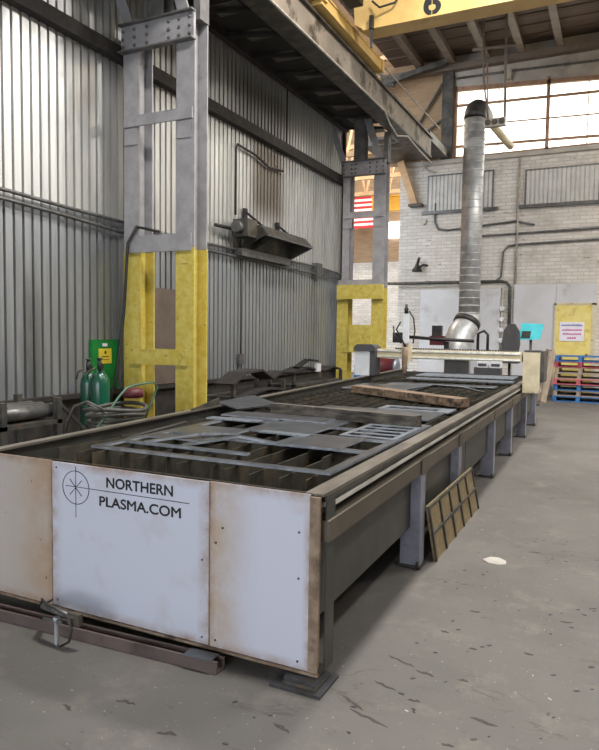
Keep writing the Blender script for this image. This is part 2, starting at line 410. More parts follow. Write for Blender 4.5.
struct('trim_19', MB().beam((-6.25, YW, 6.8), (-4.9, YW, 8.95), .05, .07, (0, 1, 0)).beam((-4.9, YW, 7.9), (-6.3, YW, 7.0), .05, .06, (0, 1, 0)), 'steel_dark', 'dark diagonal braces before the cream siding')

# glazing band
wf = MB()
wf.box(-4.55, -4.45, YW-.02, YW+.08, 6.74, 8.8)
wf.box(-4.5, 8, YW-.02, YW+.08, 6.74, 6.8)
wf.hexa([(-4.5, YW-.02, 8.66), (8, YW-.02, 7.9), (8, YW+.08, 7.9), (-4.5, YW+.08, 8.66), (-4.5, YW-.02, 8.78), (8, YW-.02, 8.02), (8, YW+.08, 8.02), (-4.5, YW+.08, 8.78)])
for x in (-2.02, .5, 3.0, 5.5): wf.box(x, x+.09, YW-.02, YW+.1, 6.74, 8.7)
for z0, z1, h in ((8.22, 8.12, .07), (7.66, 7.56, .035), (7.06, 6.98, .07)):
    wf.hexa([(-4.5, YW, z0), (8, YW, z1-.3), (8, YW+.05, z1-.3), (-4.5, YW+.05, z0), (-4.5, YW, z0+h), (8, YW, z1-.3+h), (8, YW+.05, z1-.3+h), (-4.5, YW+.05, z0+h)])
w1 = struct('window_1', B(-4.5, 8, YW+.05, YW+.06, 6.76, 8.76), 'glass', 'bright high glazing band above the brick wall')
struct('window_frame', wf, 'frame_rust', None, w1)
struct('mullion', B(-.98, -.95, YW+.02, YW+.045, 6.76, 8.5).box(-3.3, -3.28, YW+.02, YW+.045, 6.76, 8.6), 'frame_rust', None, w1)

def infill(n, x0, x1, z0, z1, label):
    bm = MB(); x = x0
    while x < x1-.04:
        bm.box(x, x+.085, YW-.06, YW-.03, z0, z1); x += .115
    w = struct('window_%d' % n, B(x0, x1, YW-.03, YW+.02, z0, z1), 'corr_panel', label)
    struct('corrugated_sheet', bm, 'corr_panel', None, w)
    struct('window_frame', B(x0-.05, x0, YW-.05, YW+.01, z0-.05, z1+.05).box(x1, x1+.05, YW-.05, YW+.01, z0-.05, z1+.05).box(x0, x1, YW-.05, YW+.01, z1, z1+.05).box(x0-.2, x1+.2, YW-.1, YW+.01, z0-.09, z0), 'conduit', None, w)
infill(2, -5.2, -3.4, 5.28, 6.28, 'closed window filled with grey corrugated sheet behind the duct')
infill(3, -2.45, -.62, 5.28, 6.2, 'closed window filled with grey corrugated sheet at upper right')

struct('wall_back_panel', B(-5.38, -3.05, YW-.06, YW, 0, 2.97), 'grey_panel', 'pale grey panel on the brick wall behind the duct')
struct('wall_back_panel.001', B(-2.68, -1.58, YW-.06, YW, 0, 3.08).box(-1.57, -.55, YW-.06, YW, 2.56, 3.08), 'grey_panel', 'pale grey panel around the yellow door')
d1 = struct('door_1', B(-1.55, -.66, YW-.09, YW, .02, 2.5), 'door', 'yellow steel door behind the pallet stack')
struct('door_frame', B(-1.6, -1.55, YW-.1, YW, 0, 2.55).box(-.66, -.55, YW-.1, YW, 0, 2.55).box(-1.6, -.55, YW-.1, YW, 2.5, 2.56), 'cream', None, d1)
struct('door_handle', MB().lathe((-.75, YW-.13, 1.15), [(.035, -.02), (.035, .05)], 12, 'y'), 'steel_dark', None, d1)
sg = thing('door_sign', (-1.15, YW-.1, 1.5), 'white paper sign with pink and blue writing on the yellow door', 'sign')
B(-1.45, -.83, YW-.105, YW-.095, 1.52, 2.04).build('paper_sheet', 'paper', sg)
for i, (x0, x1, z, mm) in enumerate(((-1.40, -.88, 1.93, 'blue_ink'), (-1.38, -.88, 1.8, 'pink_ink'), (-1.36, -.9, 1.69, 'pink_ink'), (-1.25, -1.03, 1.58, 'pink_ink'))):
    w = MB(); x = x0
    while x < x1-.02:                       # short word-like strokes
        L = random.uniform(.03, .05); w.box(x, min(x+L, x1), YW-.109, YW-.105, z, z+.05*random.uniform(.7, 1)); x += L+.012
    w.build('written_line', mm, sg)

# ---- the neighbouring bay seen past the wall end
struct('wall_far', B(-16, -5.8, 26, 26.3, 0, 4.6), 'brick', 'pale brick wall of the neighbouring bay')
struct('wall_far_upper', B(-16, -5.8, 26.1, 26.3, 4.6, 12), 'warm_siding', 'warm lit siding of the neighbouring bay')
struct('wall_far_left', B(-16.2, -16, 8, 26.3, 0, 12), 'warm_siding', 'side wall of the neighbouring bay')
struct('ceiling_far', B(-16, -6.25, 8, 26.3, 11.8, 12), 'warm_siding', 'roof of the neighbouring bay')
tr = MB()
for yy in (19.0, 22.0, 24.5):
    tr.beam((-15.8, yy, 7.1), (-6.5, yy, 7.1), .12, .14); tr.beam((-15.8, yy, 7.3), (-6.5, yy, 9.8), .12, .14)
    for k in range(10):
        x = -15.6+k*.93; zt = 7.3+2.5*(x+15.8)/9.3
        tr.beam((x, yy, 7.1), (x+.45, yy, zt+.12), .06, .08, (0, 1, 0)); tr.beam((x+.45, yy, zt+.12), (x+.93, yy, 7.1), .06, .08, (0, 1, 0))
struct('trim_20', tr, 'warm_steel', 'sandy steel roof trusses of the neighbouring bay')
w4 = struct('window_4', B(-8.65, -7.2, 25.95, 26, 5.55, 6.2), 'far_daylight_glow', 'blown out bright opening in the neighbouring bay')
fl = thing('wall_flag', (-9.9, 24.5, 5.6), 'red and white striped flag with blue starred canton hanging beyond the far column', 'flag')
x0f, x1f, z0f, z1f = -10.35, -8.6, 5.78, 7.0
a = MB(); b = MB()
for i in range(13):
    z = z0f+(z1f-z0f)*i/13; (a if i % 2 == 0 else b).box(x0f+(0.7 if i > 5 else 0), x1f, 24.5, 24.52, z, z+(z1f-z0f)/13)
a.build('red_stripes', 'flag_red', fl); b.build('white_stripes', 'flag_white', fl)
cn = B(x0f, x0f+.7, 24.5, 24.52, z0f+(z1f-z0f)*6/13, z1f).build('canton', 'flag_blue', fl)
for r in range(5):
    for c in range(6): MB().lathe((x0f+.07+c*.11, 24.495, z0f+.68+r*.12), [(.03, 0), (.03, .004)], 5, 'y').build('star', 'flag_white', cn)
fc = thing('distant_crane', (-9, 22.8, 6), 'orange-yellow crane beam in the neighbouring bay', 'crane')
B(-8.15, -6.6, 22.6, 22.9, 6.02, 6.5).build('beam', 'far_yellow', fc); B(-8.15, -6.6, 22.5, 23.0, 6.5, 6.54).build('top_flange', 'far_yellow', fc)
fp = thing('wall_board', (-10.6, 25.4, 0), 'white board standing in the neighbouring bay beside the wall end', 'board')
B(-11.4, -10.2, 25.9, 25.97, 3.0, 5.4).build('board_panel', 'white', fp); B(-11.45, -10.15, 25.88, 25.98, 5.4, 5.45).build('frame_strip', 'steel_dark', fp)

# ================================================================= STEEL COLUMNS
def hsec(mb, x0, x1, y0, y1, z0, z1, t=.022):
    mb.box(x0, x1, y0, y0+t, z0, z1); mb.box(x0, x1, y1-t, y1, z0, z1)
    xm = (x0+x1)/2; mb.box(xm-.01, xm+.01, y0+t, y1-t, z0, z1); return mb
def column(Y, loc_label, ux=-6.05):
    r = thing('crane_column', (-5.48, Y, 0), loc_label, 'steel column')
    LX, RX = (-6.05, -5.78), (-5.19, -4.91); y0, y1 = Y, Y+.3
    for a, b in (LX, RX):
        au = max(a, ux); hsec(MB(), au, b if a > -5.5 else min(b, au+.25), y0, y1, 2.72, 5.64).build('leg', 'column', r)
        hsec(MB(), a-.004, b+.004, y0-.004, y1+.004, .03, 2.72).build('leg_base', 'yellow', r, 'chipped yellow lower leg')
        B(a-.06, b+.06, y0-.06, y1+.06, 0, .03).build('foot_plate', 'steel_dark', r)
    # yellow tie, grey ties, gusset
    B(-5.92, -5.0, y0-.03, y0-.005, 1.2, 1.4).build('tie_bar', 'yellow', r, 'yellow cross bar')
    B(-6.0, -5.0, y1+.004, y1+.02, 1.2, 1.4).build('tie_bar', 'yellow', r, 'yellow cross bar')
    B(-6.02, -4.94, y0-.03, y0-.003, 2.68, 2.9).build('tie_bar', 'column', r)
    t = B(ux+.02, -4.93, y0-.03, y0-.003, 4.33, 4.47); t.build('tie_bar', 'column', r)
    for x in (ux+.02, -5.17):
        B(x, x+.22, y0-.016, y0-.002, 4.1, 4.31).build('splice_plate', 'column', r)
    g = B(ux-.0, -4.90, y0-.04, y0-.003, 5.30, 5.62).build('gusset_plate', 'column', r)
    B(ux-.01, -4.89, y0-.10, y0-.003, 5.62, 5.64).build('gusset_flange', 'column_dark', r)
    B(ux-.01, -4.89, y0-.10, y0-.003, 5.28, 5.30).build('gusset_flange', 'column_dark', r)
    for x in (ux+.03, ux+.22, -5.63, -5.28, -5.12, -4.96):
        for z in (5.36, 5.46, 5.56):
            MB().lathe((x, y0-.04, z), [(.024, 0), (.021, -.014), (.009, -.024)], 10, 'y').build('rivet', 'column_dark', g)
    # upper works above the gusset: centre post, braces, rear post to the girder
    hsec(MB(), -5.72, -5.46, y0+.06, y1, 5.58, 6.75).build('centre_post', 'column_dark', r)
    B(-5.0, -4.9, y0+.1, y1, 5.58, 6.26).build('rear_post', 'column_dark', r)
    MB().beam((-5.92, y0, 5.58), (-6.35, y0, 6.7), .14, .03, (0, 1, 0)).build('brace', 'column', r)
    MB().beam((-5.05, y0, 5.58), (-5.42, y0, 6.7), .16, .03, (0, 1, 0)).build('brace', 'column', r)
    # bolts on the outer side of the right leg
    for z in (5.2, 5.3, 5.4):
        MB().lathe((-5.04, y0+.12, z), [(.02, -.0), (.016, .02)], 8, 'x').build('bolt', 'column_dark', r)
    return r
near = column(7.0, 'near grey riveted steel column with yellow base beside the cutting table')
B(-5.1, -5.0, 6.985, 6.997, 2.52, 2.62).build('name_plate', 'yellow', near)
far = column(14.5, 'far grey riveted steel column with yellow base near the brick wall', -5.95)
# yellow box frame on the far column
B(-6.02, -4.88, 14.38, 14.47, 2.45, 2.78).build('header_plate', 'yellow', far); B(-5.7, -5.15, 14.4, 14.46, 1.2, 1.85).build('lower_plate', 'yellow', far)
# ---------------- runway girder and deck
g = thing('crane_runway_girder', (-4.7, 6, 6.26), 'brown-grey steel runway girder carried by both columns', 'girder')
B(-4.64, -4.6, -5, 17.2, 6.3, 6.74).build('web_plate', 'girder', g)
B(-4.95, -4.54, -5, 17.2, 6.74, 6.78).build('top_flange', 'steel_dark', g); B(-4.92, -4.57, -5, 17.2, 6.26, 6.3).build('bottom_flange', 'steel_dark', g)
B(-4.74, -4.64, -5, 17.2, 6.78, 6.84).build('crane_rail', 'steel_dark', g)
B(-4.92, -4.88, -5, 17.2, 6.3, 6.74).build('web_plate', 'steel_dark', g)
dk = B(-6.16, -4.95, -5, 15.05, 6.62, 6.7); 
struct('ceiling_deck', dk, 'deck', 'dark steel deck between girder and corrugated wall')
dl = MB()
for k in range(16): dl.box(-5.85, -5.35, 3.0+k*.95, 3.35+k*.95, 6.605, 6.62)
struct('trim_21', dl, 'deck_light', 'pale square plates under the deck')
dm = MB()
for k in range(22): dm.beam((-6.15, -4+k*.9, 6.56), (-4.95, -4+k*.9+.45, 6.56), .06, .06)
struct('trim_22', dm, 'deck', 'dark lacing bars under the deck')
struct('trim_23', B(-6.16, -6.05, -5, 15.05, 6.5, 6.62), 'girt', 'dark angle along the wall under the deck')
T([(-4.53, -4, 6.25), (-4.53, 8, 6.25), (-4.53, 13.2, 6.25), (-4.5, 13.5, 6.05), (-4.5, 14.0, 5.95), (-4.45, 14.6, 6.1), (-4.42, 15.5, 6.0), (-4.4, 16.5, 5.95)], .018, 8).build('girder_conduit', 'conduit_pale', None, 'thin pale conduit along the lower edge of the runway girder', 'conduit')
# end bracket (brown diagonal post) on the brick wall
eb = thing('girder_bracket', (-5.75, YW-.1, 5.5), 'sandy brown slanting bracket on the brick wall under the girder end', 'bracket')
MB().beam((-6.0, YW-.35, 6.74), (-5.6, YW-.2, 5.5), .2, .12, (0, 1, 0)).build('slanting_post', 'warm_steel', eb)
B(-5.75, -5.35, YW-.3, YW-.02, 5.42, 5.5).build('foot_plate', 'steel_dark', eb)
B(-6.5, -4.65, 17.25, YW-.2, 6.76, 6.98).build('end_beam', 'steel_dark', eb)

# ---------------- overhead crane
cr = thing('overhead_crane', (-4.4, 11.2, 7.02), 'yellow overhead travelling crane marked 6', 'crane')
br = MB().prism([(-4.36, 11.0, 7.12), (-4.36, 11.0, 7.02), (-4.2, 11.0, 6.92), (7.6, 11.0, 6.92), (7.6, 11.0, 7.75), (-4.2, 11.0, 7.75), (-4.38, 11.0, 7.4)], (0, .36, 0)).build('bridge_beam', 'crane_yellow', cr)
B(-4.2, 7.6, 10.98, 11.38, 6.89, 6.92).build('bottom_flange', 'crane_yellow', br)
text_mesh('number_six', '6', -3.12, -2.85, 6.93, 7.33, 10.998, 'black_letter', cr, 0, .003, .014)
B(-2.992, -2.982, 10.99, 10.994, 6.91, 7.36).build('stencil_gap', 'crane_yellow', cr)
et = B(-4.6, -4.42, 9.75, 12.7, 6.84, 7.0).box(-4.62, -4.4, 9.75, 12.7, 7.0, 7.03).build('end_truck', 'crane_yellow', cr)
B(-4.64, -4.38, 9.6, 9.9, 6.9, 7.22).build('end_plate', 'crane_yellow', et); B(-4.63, -4.39, 12.62, 12.72, 6.82, 7.05).build('end_plate', 'crane_yellow', et)
for yy in (10.05, 12.45):
    MB().lathe((-4.73, yy, 6.92), [(.08, 0), (.08, .12)], 16, 'x').build('wheel', 'steel_dark', cr)
mt = B(-4.3, -4.05, 10.2, 10.6, 7.1, 7.34).bevel(.02).build('drive_motor', 'black', cr)
MB().lathe((-4.02, 10.4, 7.22), [(.1, 0), (.1, .16), (.07, .2)], 14, 'x').build('motor_housing', 'black', mt)
T([(-4.0, 10.9, 7.3), (-3.85, 10.85, 7.15), (-3.6, 10.9, 7.2), (-3.5, 10.95, 7.4)], .018, 8).build('power_cable', 'hose_black', cr)
B(-4.05, -3.99, 10.9, 10.99, 6.86, 7.08).build('bracket', 'black', cr)
B(-4.04, -4.0, 10.93, 10.96, 6.55, 6.86).build('hanger_rod', 'steel_dark', cr)
T([(-4.45, 12.7, 7.0), (-4.4, 17.2, 7.0)], .015, 8).build('bumper_rod', 'conduit_pale', cr)

# ================================================================= CUTTING TABLE
YF, YE = 2.705, 12.9
def XR(y): return -1.185-.0145*(y-YF)       # right face drifts a little
def XL(y): return -3.45-.040*(y-YF)
tb = thing('plasma_cutting_table', (-2.3, YF, 0), 'long steel plasma cutting table with white front panels and lettering', 'cutting table')
ymid, z0, z1 = YF, .062, .905
B(-3.5, -2.872, YF, YF+.008, z0, z1).build('front_panel', 'panel_left', tb, 'stained tan left front panel')
fpan = B(-2.866, -1.80, YF-.002, YF+.008, z0+.004, z1-.004).build('front_panel', 'panel_mid', tb, 'lilac-white middle front panel with lettering')
B(-1.795, -1.245, YF, YF+.008, z0, z1).build('front_panel', 'panel_right', tb, 'white right front panel with brown scuffs')
B(-3.5, -1.19, YF+.008, YF+.05, z0-.01, z0+.03).build('bottom_angle', 'steel_dark', tb)
B(-3.5, -1.19, YF-.012, YF+.002, z0-.012, z0+.002).build('bottom_lip', 'rust', tb)
B(-1.245, -1.195, YF-.006, YF+.012, .045, z1-.01).build('corner_post', 'rust', tb, 'rust-worn corner post')
B(-1.193, -1.186, YF+.06, YF+.16, .05, .86).build('corner_side', 'steel_side', tb)
B(-1.24, -1.2, YF+.0, YF+.05, .0, .05).build('corner_foot', 'steel_dark', tb)
B(-2.87, -2.865, YF-.004, YF, z0, z1).build('seam_strip', 'rust', tb); B(-1.80, -1.794, YF-.004, YF, z0, z1).build('seam_strip', 'rust', tb)
for x, z in ((-2.83, .1), (-1.84, .1), (-1.76, .1), (-1.30, .1), (-2.83, .87), (-1.84, .5), (-1.3, .5), (-1.3, .72), (-1.76, .6), (-1.72, .68)):
    MB().lathe((x, YF-.001, z), [(.006, 0), (.005, -.005)], 8, 'y').build('screw', 'steel_dark', tb)
# lettering and compass emblem
text_mesh('lettering_line', 'NORTHERN', -2.462, -2.022, .797, .852, YF-.0025, 'black_letter', fpan, .004, .0012, .0017)
text_mesh('lettering_line', 'PLASMA.COM', -2.512, -1.972, .690, .743, YF-.0025, 'black_letter', fpan, .004, .0012, .0017)
em = MB(); cx_, cz_ = -2.685, .77
ring = [(cx_+.097*math.cos(k*PI/24), YF-.003, cz_+.093*math.sin(k*PI/24)) for k in range(48)]
em.tube(ring, .0022, 6, closed=True)
em.box(cx_-.0015, cx_+.0015, YF-.004, YF-.002, cz_-.17, cz_+.118)
em.beam((cx_-.075, YF-.003, cz_+.004), (-1.92, YF-.003, .777), .002, .0035)
for k in range(8):
    a = k*PI/4; L = .04 if k % 2 == 0 else .062
    em.beam((cx_, YF-.003, cz_), (cx_+L*math.cos(a), YF-.003, cz_+L*math.sin(a)), .002, .004, (0, 0, 1) if k % 4 else (1, 0, 0))
em.build('compass_emblem', 'black_letter', fpan)
def along(x0, x1, y0, y1, za, zb, side='R', zs=0.):
    f = XR if side == 'R' else XL; sl = .006 if side == 'L' else 0
    u0, u1 = f(y0), f(y1); e0, e1 = sl*(y0-YF), sl*(y1-YF)
    return MB().hexa([(u0+x0, y0, za+e0), (u0+x1, y0, za+e0), (u1+x1, y1, za+e1), (u1+x0, y1, za+e1), (u0+x0, y0, zb+e0), (u0+x1, y0, zb+e0), (u1+x1, y1, zb+e1), (u1+x0, y1, zb+e1)])
# right side, outermost first
along(-.10, -.005, YF+.03, YE, .893, .905).build('rail_plate', 'rail_top', tb)
along(-.09, -.07, YF+.05, YE, .30, .893).build('inner_side', 'steel_dark', tb)
along(-.012, -.002, YF+.06, YE, .862, .893).build('rail_lip', 'steel_dark', tb)
along(-.07, -.06, YF+.05, YE, .69, .893).build('shaded_rail_web', 'black', tb)  # web coloured black for the deep shadow in the rail gap
along(-.06, .0, YF+.10, YE-.1, .828, .850).build('linear_rail', 'bright_rail', tb, 'polished guide rail')
along(-.055, .015, YF+.055, YE, .675, .775).build('side_channel', 'channel', tb)
for ya, yb in ((2.75, 4.4), (4.42, 6.4), (6.42, 8.4), (8.42, 10.6), (10.62, 12.88)):
    along(-.07, -.055, ya, yb, .29, .69).build('side_panel', 'steel_side', tb)
for yy in (4.45, 5.75, 7.75, 9.3, 11.1, 12.68):
    x = XR(yy)
    lg = B(x-.125, x+.015, yy-.012, yy, .02, .675).box(x+.003, x+.015, yy, yy+.11, .02, .675).box(x-.125, x-.113, yy, yy+.11, .02, .675)
    lg = lg.build('leg', 'leg_paint', tb)
    B(x-.14, x+.03, yy-.03, yy+.12, .008, .022).build('foot_plate', 'steel_dark', lg)
    MB().lathe((x+.01, yy-.03, 0), [(.014, 0), (.014, .05)], 8).build('levelling_bolt', 'steel_dark', lg)
    B(XR(yy)+.02, XR(yy)+.026, yy-.03, yy+.14, .67, .79).build('joint_plate', 'channel', tb)
# left side
along(-.01, .06, YF+.03, YE, .893, .908, 'L').build('rail_plate', 'rail_top', tb)
along(0, .02, YF+.01, YE, .30, .893, 'L').build('inner_side', 'steel_side', tb)
along(-.03, .0, YF+.02, YE, .675, .785, 'L').build('side_channel', 'channel', tb)
for yy in (4.45, 5.75, 7.75, 9.3, 11.1, 12.68):
    x = XL(yy); B(x-.02, x+.11, yy, yy+.11, 0, .68).build('leg', 'leg_paint', tb)
# far end, bottom pan, inner walls
B(XL(YE)+.02, XR(YE)-.07, YE-.02, YE, .3, .9).build('end_panel', 'steel_dark', tb)
MB().hexa([(-3.42, YF+.01, .29), (-1.27, YF+.01, .29), (XR(YE)-.07, YE, .29), (XL(YE)+.02, YE, .29), (-3.42, YF+.01, .31), (-1.27, YF+.01, .31), (XR(YE)-.07, YE, .31), (XL(YE)+.02, YE, .31)]).build('bottom_pan', 'slag', tb)
for yy in (3.12, 4.3, 5.5, 6.7, 7.9, 9.1, 10.3, 11.5, 12.6):
    cb = B(XL(yy)+.03, XR(yy)-.095, yy, yy+.012, .56, .80).build('cross_beam', 'slag', tb)
ns = 13
for k in range(ns):                                  # slats run the length of the table, bowed and slagged
    x = -3.30+k*(1.98/(ns-1)); ys = 3.13+random.uniform(0, .12)
    pts = []; y = ys
    sm = MB(); prev = None
    while y < 12.6:
        y2 = min(y+.6, 12.6); f = lambda yy: x*(1+.0045*(yy-3)) + .018*math.sin(yy*1.7+k*2.1)
        za, zb = .862+random.uniform(-.012, .01), .862+random.uniform(-.012, .01)
        a_, b_ = f(y), f(y2)
        sm.hexa([(a_-.003, y, .62), (a_+.003, y, .62), (b_+.003, y2, .62), (b_-.003, y2, .62), (a_-.003, y, za), (a_+.003, y, za), (b_+.003, y2, zb), (b_-.003, y2, zb)])
        y = y2+.002
    sm.build('slat', 'slag', tb)
# cross slats in the far half read as dark hatch
for k in range(26):
    yy = 6.1+k*.23
    B(XL(yy)+.06, XR(yy)-.12, yy, yy+.007, .70, .855).build('cross_slat', 'slag', tb)

# ---------------- sheets and offcuts lying on the slats
ZS = .872
def cellsheet(name, xs, ys, solid, z, th, m, skew=(0, 0), label=None, cat=None, tilt=0., bars=(), group=None):
    """Plate cut into a grid: cells in `solid` are metal, the rest are holes."""
    mb = MB()
    def P(x, y): return (x+skew[0]*(y-ys[0]), y+skew[1]*(x-xs[0]))
    for i in range(len(xs)-1):
        for j in range(len(ys)-1):
            if (i, j) in solid:
                p = [P(xs[i], ys[j]), P(xs[i+1], ys[j]), P(xs[i+1], ys[j+1]), P(xs[i], ys[j+1])]
                zz = [z+tilt*(q[1]-ys[0]) for q in p]
                mb.hexa([(q[0], q[1], h) for q, h in zip(p, zz)]+[(q[0], q[1], h+th) for q, h in zip(p, zz)])
    for a, b, w in bars:
        mb.beam((a[0], a[1], z+a[2]), (b[0], b[1], z+b[2]), w, th)
    bmesh.ops.remove_doubles(mb.bm, verts=mb.bm.verts[:], dist=.0004)
    # drop the doubled inner walls between neighbouring metal cells
    seen = {}
    for f in list(mb.bm.faces): seen.setdefault(tuple(sorted((round(v.co.x, 3), round(v.co.y, 3), round(v.co.z, 3)) for v in f.verts)), []).append(f)
    kill = [f for fs in seen.values() if len(fs) > 1 for f in fs]
    bmesh.ops.delete(mb.bm, geom=kill, context='FACES')
    ob = mb.build(name, m, None, label, cat, group)
    ob.data.materials.append(M['lit_cut_edge'])
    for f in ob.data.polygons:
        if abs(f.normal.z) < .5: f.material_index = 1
    return ob
w = .055
xs = [-3.10, -3.04, -2.62, -2.57, -2.12, -2.07, -1.72, -1.67, -1.44, -1.385]
ys = [3.26, 3.31, 3.52, 3.57, 3.95, 4.02, 4.42, 4.48, 4.86, 4.92, 5.36, 5.42]
nx, ny = len(xs)-1, len(ys)-1
S = set()
for j in range(ny): S.add((nx-1, j)); S.add((0, j))
for i in range(nx): S.add((i, 0)); S.add((i, ny-1))
for i in range(3, nx): S.add((i, 4))
for i in range(0, 5): S.add((i, 2))
for i in range(2, nx): S.add((i, 6))
for i in range(0, 6): S.add((i, 8))
for j in range(2, 8): S.add((2, j))
for j in range(4, ny): S.add((4, j))
for j in range(0, 5): S.add((6, j)) if j > 3 else None
for j in range(6, ny): S.add((6, j))
S |= {(5, 5), (1, 5), (3, 7), (1, 9), (1, 10), (3, 9)}
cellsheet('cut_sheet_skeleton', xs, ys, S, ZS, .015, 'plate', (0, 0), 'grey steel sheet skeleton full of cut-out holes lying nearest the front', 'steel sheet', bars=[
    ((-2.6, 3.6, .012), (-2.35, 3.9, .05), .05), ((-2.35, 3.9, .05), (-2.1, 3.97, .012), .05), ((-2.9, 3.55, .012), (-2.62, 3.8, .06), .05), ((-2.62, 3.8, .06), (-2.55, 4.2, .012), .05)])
# grille-like remnant at its right rear corner
xs2 = [-1.80, -1.42]; ys2 = [4.62]
for k in range(5): ys2 += [4.62+.035+k*.11, 4.62+.11+k*.11]
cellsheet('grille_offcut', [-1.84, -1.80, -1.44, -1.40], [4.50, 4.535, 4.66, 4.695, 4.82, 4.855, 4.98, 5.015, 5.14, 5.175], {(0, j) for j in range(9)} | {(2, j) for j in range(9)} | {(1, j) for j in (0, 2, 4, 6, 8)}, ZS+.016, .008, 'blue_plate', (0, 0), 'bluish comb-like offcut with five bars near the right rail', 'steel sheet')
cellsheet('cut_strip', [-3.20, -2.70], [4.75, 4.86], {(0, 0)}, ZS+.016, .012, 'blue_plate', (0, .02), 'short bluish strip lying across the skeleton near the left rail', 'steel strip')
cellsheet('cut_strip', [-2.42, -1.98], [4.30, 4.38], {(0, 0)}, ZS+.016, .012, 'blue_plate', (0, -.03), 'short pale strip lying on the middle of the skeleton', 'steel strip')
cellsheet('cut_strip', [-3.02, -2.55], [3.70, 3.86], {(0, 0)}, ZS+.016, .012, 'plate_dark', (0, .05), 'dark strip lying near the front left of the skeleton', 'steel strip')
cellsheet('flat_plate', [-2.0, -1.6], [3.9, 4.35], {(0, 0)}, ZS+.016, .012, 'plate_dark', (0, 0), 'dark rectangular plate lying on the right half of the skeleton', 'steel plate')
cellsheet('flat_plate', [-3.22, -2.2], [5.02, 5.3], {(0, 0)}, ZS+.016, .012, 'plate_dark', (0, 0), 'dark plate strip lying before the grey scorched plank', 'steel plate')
# further sheets
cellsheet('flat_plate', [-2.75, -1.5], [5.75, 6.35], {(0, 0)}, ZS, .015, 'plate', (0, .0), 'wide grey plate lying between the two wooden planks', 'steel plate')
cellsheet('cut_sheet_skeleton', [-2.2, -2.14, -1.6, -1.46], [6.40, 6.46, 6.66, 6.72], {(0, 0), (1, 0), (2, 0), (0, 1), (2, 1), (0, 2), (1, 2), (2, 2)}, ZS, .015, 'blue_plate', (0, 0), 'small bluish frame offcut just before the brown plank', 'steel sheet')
# planks
pk = MB().hexa([(-2.96, 5.48, ZS+.014), (-1.46, 5.16, ZS+.014), (-1.42, 5.24, ZS+.014), (-2.92, 5.56, ZS+.014), (-2.96, 5.48, ZS+.10), (-1.46, 5.16, ZS+.115), (-1.42, 5.24, ZS+.115), (-2.92, 5.56, ZS+.10)]).bevel(.008)
pk.build('wooden_plank', 'wood_grey', None, 'grey scorched wooden plank lying across the table behind the cut skeleton', 'plank')
pk = MB().hexa([(-3.14, 8.05, ZS+.004), (-1.50, 6.98, ZS+.004), (-1.42, 7.16, ZS+.004), (-3.06, 8.26, ZS+.004), (-3.14, 8.05, ZS+.09), (-1.50, 6.98, ZS+.095), (-1.42, 7.16, ZS+.095), (-3.06, 8.26, ZS+.09)]).bevel(.008)
pk.build('wooden_plank', 'wood_x', None, 'brown wooden plank lying across the middle of the table', 'plank')
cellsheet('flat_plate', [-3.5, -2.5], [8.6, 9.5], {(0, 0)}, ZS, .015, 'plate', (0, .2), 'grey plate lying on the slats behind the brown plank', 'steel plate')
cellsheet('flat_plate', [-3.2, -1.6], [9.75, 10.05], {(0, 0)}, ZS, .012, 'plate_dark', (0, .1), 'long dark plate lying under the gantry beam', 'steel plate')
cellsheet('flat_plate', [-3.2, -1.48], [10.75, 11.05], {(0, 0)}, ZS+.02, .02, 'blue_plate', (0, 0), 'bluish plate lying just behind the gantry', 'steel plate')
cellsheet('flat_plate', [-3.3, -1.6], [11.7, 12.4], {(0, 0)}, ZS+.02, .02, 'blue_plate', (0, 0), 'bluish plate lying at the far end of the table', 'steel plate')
cv = MB().tube([(-2.5, 8.45, ZS+.03), (-2.2, 8.7, ZS+.1), (-1.85, 8.85, ZS+.08), (-1.55, 8.8, ZS+.02)], .012, 6)
cv.build('bent_strip', 'plate', None, 'thin bent steel strip arching over the slats behind the brown plank', 'steel strip')
# dark plate leaning on the left rail and the left end gate
MB().prism([(-3.62, 5.55, .93), (-3.25, 5.35, .90), (-3.12, 5.95, .90), (-3.55, 6.2, .95)], (0, 0, .012)).build('corner_offcut', 'plate', None, 'grey four-sided offcut bridging the left rail', 'steel plate')
gt = MB().prism([(-3.50, 4.95, .915), (-3.52, 5.45, .92), (-3.52, 5.45, 1.0), (-3.5, 4.95, .935)], (.012, -.004, 0))
gt.build('standing_offcut', 'steel_dark', None, 'dark steel offcut standing on the left rail edge before the column', 'steel plate')
MB().beam((-3.40, 3.62, .80), (-3.12, 4.35, .915), .05, .008).build('angle_strip', 'plate_dark', None, 'thin dark strip leaning inside the left rail near the front', 'steel strip')

# ---------------- gantry
gy = 10.4
ga = thing('cutting_gantry', (-2.4, gy, .905), 'cream cutting gantry spanning the far part of the table', 'gantry')
bmn = B(-3.66, -1.3, gy, gy+.16, 1.25, 1.40).bevel(.006).build('beam', 'cream', ga)
B(-3.6, -1.32, gy-.02, gy, 1.36, 1.385).build('guide_rail', 'bright_rail', bmn); B(-3.6, -1.32, gy-.02, gy, 1.265, 1.285).build('guide_rail', 'bright_rail', bmn)
rk = MB()
for k in range(46): rk.box(-3.3+k*.042, -3.275+k*.042, gy+.02, gy+.06, 1.40, 1.425)
rk.build('cable_track', 'dark_grey', bmn)
rt = B(-1.27, -1.03, gy-.05, gy+.3, .79, 1.40).bevel(.012).build('end_housing', 'cream', ga)
B(-1.26, -1.04, gy-.05, gy+.3, 1.4, 1.43).build('housing_cover', 'dark_grey', rt)
B(-1.03, -.98, gy+.0, gy+.5, .95, 1.42).build('drive_cover', 'steel_dark', rt)
B(-1.25, -1.12, gy-.03, gy+.2, .908, .93).build('rail_shoe', 'steel_dark', rt)
lt = B(-3.96, -3.70, gy-.1, gy+.12, .955, 1.36).bevel(.01).build('end_cabinet', 'white', ga, 'white end cabinet')
